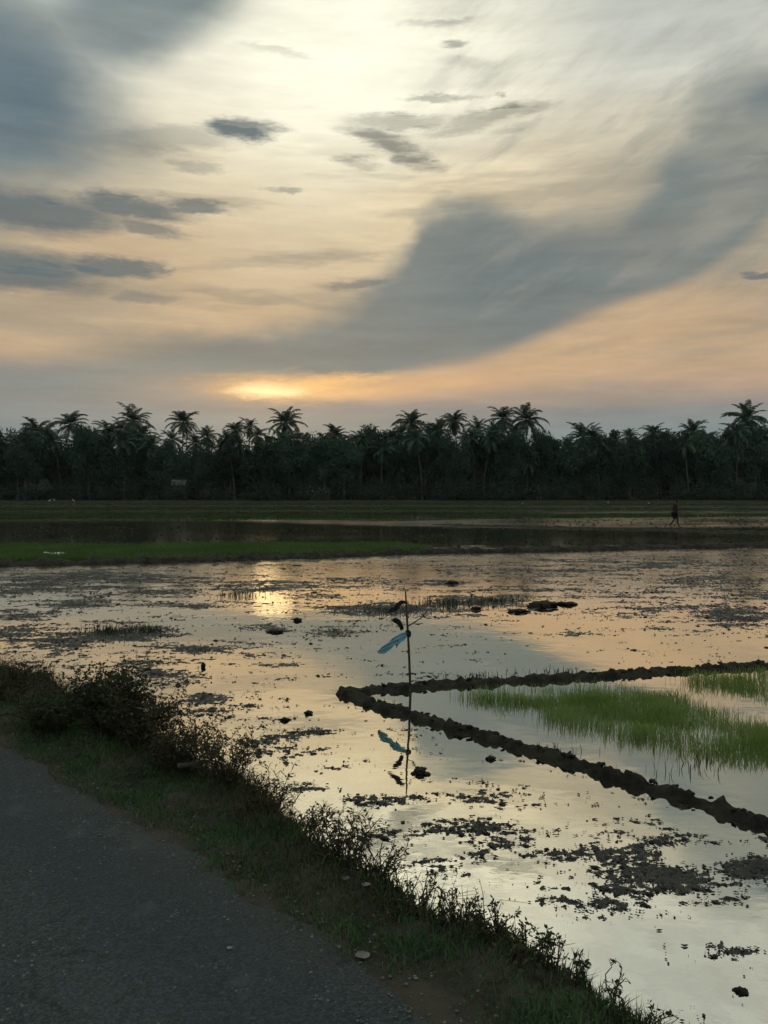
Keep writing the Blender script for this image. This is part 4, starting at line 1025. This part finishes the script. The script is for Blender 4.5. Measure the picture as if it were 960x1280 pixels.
clod(525, 966, 22, 12, 'mud lump beside the pole reflection', 6, 3)
clod(614, 949, 16, 7, 'small mud lump in clear water in front of the slanting bund', 7, 2)
clod(345, 790, 22, 6, 'flat mud lump below the sun glitter', 8, 3)
clod(372, 776, 14, 6, 'small mud lump just above and right of the flat lump below the sun glitter', 9, 1)
clod(386, 892, 14, 6, 'lone small clod in bright water left of the bund tip', 10, 1)
clod(356, 901, 14, 6, 'small clod farther left of the bund tip beside the lone clod', 11, 1)
clod(254, 834, 8, 10, 'tiny upright clod in the water right of the big roadside bush', 12, 0)
clod(926, 1240, 18, 9, 'mud lump lowest in the water near the right edge', 13, 2)

# ------------------------------------------------------------------ verge: grass, weeds, shrubs, stones
def verge_pts(n, s0, s1, n0, n1, seed):
    r = np.random.default_rng(seed); s = r.uniform(s0, s1, n); t = r.uniform(n0, n1, n)
    return s, t
def verge_grass():
    s, n = verge_pts(330000, -2.6, 9.0, 1.55, 3.35, 71)
    edge = N_EDGE + 0.09 * fbm(s * 1.1, s * 0, 72, 4) - 0.04
    d = np.clip((n - edge) / 0.16, 0, 1) * np.clip(0.62 + 0.34 * fbm(s * 2.3, n * 2.3, 73, 4), 0.22, 1)
    near = np.clip(1.3 - np.abs(s - 1.0) / 9, 0.3, 1)
    k = rng.random(len(s)) < d * near
    s, n = s[k], n[k]
    X, Y = sn(s, n); Z = emb_z(s, n)
    tall = np.clip((n - rim(s) + 0.12) / 0.3, 0, 1)
    h = (0.015 + 0.030 * rng.random(len(s)) ** 1.5) * (1 + 0.3 * np.clip(fbm(s * 3, n * 3, 74, 2), -1, 1)) * (1 + 1.3 * tall)
    dry = rng.random(len(s)) < np.clip(0.12 + 0.5 * tall + 0.25 * fbm(s * 1.7, n * 1.7, 75, 3), 0.03, 0.9)
    tag(ob('grass', blades(X[~dry], Y[~dry], Z[~dry] - .003, h[~dry], 0.0042, 0.8, 'grass', MAT['grass'])), 'short green grass on the road verge', 'grass', kind='stuff')
    tag(ob('dry_grass', blades(X[dry], Y[dry], Z[dry] - .003, h[dry] * 1.15, 0.0036, 1.0, 'dry_grass', MAT['dry'])), 'dry brown grass along the brink of the road verge', 'grass', kind='stuff')
    print('verge', len(s))
    # low creeping leaves
    s, n = verge_pts(26000, -2.6, 7.5, 1.7, 2.9, 76)
    k = rng.random(len(s)) < np.clip(0.15 + 0.5 * fbm(s * 1.9, n * 1.9, 77, 4) + 0.5 * np.clip((n - 2.0) / 0.4, 0, 1), 0, 1) * np.clip((n - N_EDGE - .1) / .2, 0, 1)
    s, n = s[k], n[k]; X, Y = sn(s, n); Z = emb_z(s, n) + 0.012 + 0.03 * rng.random(len(s)); m = len(s)
    a = rng.normal(size=(m, 3)) * np.array([1, 1, .35]); a /= np.linalg.norm(a, axis=1)[:, None]
    b = np.cross(a, np.array([0, 0, 1.0]) + .4 * rng.normal(size=(m, 3))); b /= np.linalg.norm(b, axis=1)[:, None]
    sz = rng.uniform(.006, .015, (m, 1)); p = np.stack([X, Y, Z], -1)
    V = np.stack([p - a * sz, p + b * sz * .6, p + a * sz, p - b * sz * .6], 1).reshape(-1, 3); i = np.arange(m) * 4
    tag(ob('creeping_leaves', mesh_data('creeping_leaves', V, np.stack([i, i + 1, i + 2, i + 3], -1), MAT['weed'])), 'small creeping leaves in the verge grass', 'leaves', kind='stuff')
verge_grass()

def shrub_geo(seed, h, spread, nstem, nleaf, leaf, twiggy=1.0, lean=(0, 0)):
    rs = random.Random(seed); st = MB(); lv = MB(); tips = []
    for i in range(nstem):
        a = rs.uniform(0, 6.28); r0 = rs.uniform(0, .25) * spread; q = Vector((math.cos(a) * r0, math.sin(a) * r0, -0.03))
        hh = h * rs.uniform(.45, 1.0); o = spread * rs.uniform(.1, .8); c = rs.uniform(-.5, .5)
        pts = [q]
        for k in range(1, 6):
            t = k / 5; pts.append(q + Vector((math.cos(a + c * t) * o * t + lean[0] * t * t, math.sin(a + c * t) * o * t + lean[1] * t * t, hh * (t - .12 * t * t) + .03)) + Vector((rs.uniform(-1, 1), rs.uniform(-1, 1), rs.uniform(-.4, .4))) * .02 * h / .3)
        st.tube(pts, [.0036, .003, .0026, .002, .0015, .0009], 4, cap=False); tips.append(pts)
        for _ in range(int(3 * twiggy)):
            k = rs.randrange(2, 5); b0 = pts[k].lerp(pts[k + 1], rs.random()); d = Vector((rs.uniform(-1, 1), rs.uniform(-1, 1), rs.uniform(-.1, .9))).normalized() * h * rs.uniform(.12, .3)
            tw = [b0, b0 + d * .5 + Vector((0, 0, .01)), b0 + d]; st.tube(tw, [.0016, .0012, .0007], 3, cap=False); tips.append(tw)
    for _ in range(nleaf):
        pts = rs.choice(tips); t = rs.uniform(.25, 1.0) * (len(pts) - 1); k = min(int(t), len(pts) - 2)
        p = Vector(pts[k]).lerp(Vector(pts[k + 1]), t - k)
        d = Vector((rs.gauss(0, 1), rs.gauss(0, 1), rs.gauss(.2, .6))).normalized(); w = d.cross(Vector((rs.gauss(0, 1), rs.gauss(0, 1), rs.gauss(0, 1)))).normalized()
        s = leaf * rs.uniform(.6, 1.3); p = p + d * s * .15
        m1 = p + d * s * .5
        lv.poly([p, m1 + w * s * .26, p + d * s, m1 - w * s * .26])
    return st, lv
def shrub(x, y, h, spread, nstem, nleaf, leaf, label, seed, twiggy=1.0, n_off=None, name='roadside_shrub', cat='shrub'):
    """x, y: where its foot shows on the verge"""
    p = gp(x, y, 0.86); s = p.dot(D_); n = p.dot(N_)
    z = float(emb_z(np.array([s]), np.array([n]))[0])
    root = empty(name, (p.x, p.y, z)); tag(root, label, cat, 'plants on the brink of the verge')
    st, lv = shrub_geo(seed, h, spread, nstem, nleaf, leaf, twiggy)
    ob('stems', st.data('stems', MAT['stem'], True), root); ob('foliage', lv.data('foliage', MAT['scrub' if 603 <= seed <= 608 else 'weed']), root)
shrub(135, 925, 0.50, 0.30, 80, 6500, .024, 'big dark bush on the verge near the left edge', 601, 2)
shrub(70, 915, 0.26, 0.32, 40, 3000, .022, 'dark bush left of the big bush on the verge', 602, 2)
shrub(8, 885, 0.32, 0.42, 40, 1700, .024, 'grassy hump of weeds at the left edge of the picture', 603, 2)
shrub(185, 940, 0.40, 0.32, 54, 3600, .020, 'brown twiggy bush right beside the big bush', 604, 3)
shrub(235, 965, 0.33, 0.30, 50, 2600, .018, 'low brown bush behind the pale plank', 605, 3)
shrub(285, 992, 0.30, 0.27, 36, 1200, .016, 'thin brown twigs right of the pale plank', 606, 3)
shrub(335, 1020, 0.26, 0.22, 28, 700, .016, 'fine dry weed clump silhouetted against bright water left of the tall weed', 607, 3)
shrub(385, 1048, 0.20, 0.2, 24, 500, .015, 'short dry weed just left of the tall weed', 608, 3)
shrub(432, 1078, 0.30, 0.17, 22, 420, .018, 'tall leafy weed standing out over the water at mid verge', 609, 3)
shrub(470, 1100, 0.15, 0.18, 20, 300, .016, 'weed just right of the tall leafy weed', 610, 2)
shrub(525, 1132, 0.10, 0.18, 20, 360, .016, 'low weed clump halfway down the verge brink', 611, 2)
shrub(575, 1160, 0.09, 0.16, 18, 330, .016, 'low leafy weed right of the halfway clump', 612, 2)
shrub(625, 1190, 0.08, 0.16, 18, 300, .015, 'small weed left of the upright leafy stems', 613, 2)
shrub(690, 1222, 0.15, 0.10, 7, 110, .018, 'upright leafy stems left of the two tallest near stalks', 614, 1)
shrub(722, 1236, 0.12, 0.08, 5, 70, .018, 'leafy weed beside the rightmost stalk of the verge', 615, 1)
shrub(765, 1262, 0.16, 0.07, 4, 60, .016, 'rightmost thin leafy stalks of the verge above the water', 616, 1)
shrub(660, 1208, 0.07, 0.16, 16, 260, .015, 'flat weed patch in front of the upright leafy stems', 617, 2)
shrub(800, 1290, 0.08, 0.12, 10, 160, .016, 'lowest weed of the verge at the bottom edge of the picture', 618, 1)
# trailing twigs along the whole brink
def brink():
    rs = random.Random(9); mb = MB(); lv = MB()
    for _ in range(2600):
        s = rs.uniform(-2.4, 7.5); n = float(rim(np.array([s]))[0]) + rs.gauss(0.06, 0.12); z = float(emb_z(np.array([s]), np.array([n]))[0])
        x, y = sn(s, n); p = Vector((float(x), float(y), z)); a = rs.uniform(0, 6.28); l = rs.uniform(.05, .16) * (1.2 if s > 1.6 else 0.65); b = rs.uniform(.1, .9)
        q = p + Vector((math.cos(a) * l * b * .5, math.sin(a) * l * b * .5, l * .7)); e = p + Vector((math.cos(a) * l * b * 1.2, math.sin(a) * l * b * 1.2, l * (1 - .5 * b)))
        mb.tube([p, q, e], [.0019, .0014, .0007], 3, cap=False)
        for _ in range(rs.randrange(0, 4)):
            c = q.lerp(e, rs.random()); d = Vector((rs.gauss(0, 1), rs.gauss(0, 1), rs.gauss(0, .6))).normalized(); w = d.cross(Vector((0, .3, 1))).normalized(); k = rs.uniform(.007, .014)
            lv.poly([c, c + d * k * .5 + w * k * .28, c + d * k, c + d * k * .5 - w * k * .28])
    tag(ob('dry_twigs', mb.data('dry_twigs', MAT['stem'])), 'tangle of thin dry twigs along the brink of the verge', 'twigs', kind='stuff')
    tag(ob('weed_leaves', lv.data('weed_leaves', MAT['weed'])), 'small weed leaves among the twigs along the brink', 'leaves', kind='stuff')
brink()
def stone(x, y, wpx, label, seed, mat_i=0, flat=0.5, name='stone'):
    rs = random.Random(seed); p = gp(x, y, ROAD_Z); k = p.y / 1000 * wpx / 2
    z = float(emb_z(np.array([p.dot(D_)]), np.array([p.dot(N_)]))[0])
    o = ob(name, STONES[mat_i], None, (p.x, p.y, z + k * flat * .35 + .012), (0, 0, rs.uniform(-.4, .4)), (k, k * .8, k * flat)); tag(o, label, 'stone', 'loose stones beside the road')
stone(453, 1198, 20, 'flat pale stone lying on the dirt at the road edge', 1, 0, .13)
stone(432, 1102, 10, 'small pale stone in the verge grass, left of the pair', 2, 1, .5)
stone(458, 1106, 12, 'flat pale stone in the verge grass beside a rounder one', 3, 2, .4)
stone(469, 1094, 10, 'round pale stone in the verge grass by the weeds', 4, 0, .8)
stone(287, 1190, 8, 'tiny white chip lying on the asphalt', 5, 1, .5)
# pale plank in the weeds
a, b = gp(222, 952, 0.98), gp(254, 947, 0.98)
mb = MB(); c = (a + b) / 2; d = b - a; mb.box((0, 0, 0), (d.length / 2, .012, .011))
po = ob('plank', mb.data('plank', MAT['plank']), None, (c.x, c.y, 0.955), (.15, .03, math.atan2(d.y, d.x))); po.modifiers.new('bevel', 'BEVEL').width = .003
tag(po, 'short pale plank lying in the weeds below the big bush', 'plank')
# gravel along the road edge
def gravel():
    r = np.random.default_rng(33); n = 5200
    s = r.uniform(-2.6, 8, n); t = N_EDGE + r.normal(-0.08, 0.16, n)
    X, Y = sn(s, t); Z = np.maximum(emb_z(s, t), ROAD_Z + 0.006)
    bm = bmesh.new(); bmesh.ops.create_icosphere(bm, subdivisions=1, radius=1.0)
    v0 = np.array([v.co[:] for v in bm.verts]); f0 = np.array([[v.index for v in f.verts] for f in bm.faces]); bm.free()
    k = 0.002 + 0.0055 * r.random(n) ** 4
    V = v0[None] * np.stack([k, k * .8, k * .55], -1)[:, None] * (1 + .4 * (r.random((n, len(v0), 1)) - .5)) + np.stack([X, Y, Z], -1)[:, None]
    tag(ob('gravel', mesh_data('gravel', V.reshape(-1, 3), (f0[None] + (np.arange(n) * len(v0))[:, None, None]).reshape(-1, 3), MAT['gravel'])), 'fine loose gravel along the road edge', 'gravel', kind='stuff')
gravel()

# ------------------------------------------------------------------ thin evening haze
def haze():
    mb = MB(); mb.box((0, 180, 13.5), (330, 330, 15.0))
    m = bpy.data.materials.new('evening_haze'); m.use_nodes = True; t = m.node_tree; t.nodes.clear()
    pv = nd(t, 'ShaderNodeVolumePrincipled'); pv.inputs['Density'].default_value = 0.00007; pv.inputs['Color'].default_value = (0.80, 0.94, 0.93, 1); pv.inputs['Anisotropy'].default_value = 0.2
    o = nd(t, 'ShaderNodeOutputMaterial'); t.links.new(pv.outputs[0], o.inputs['Volume'])
    tag(ob('haze', mb.data('haze', m)), 'thin evening haze over the fields', 'haze', kind='stuff')
haze()
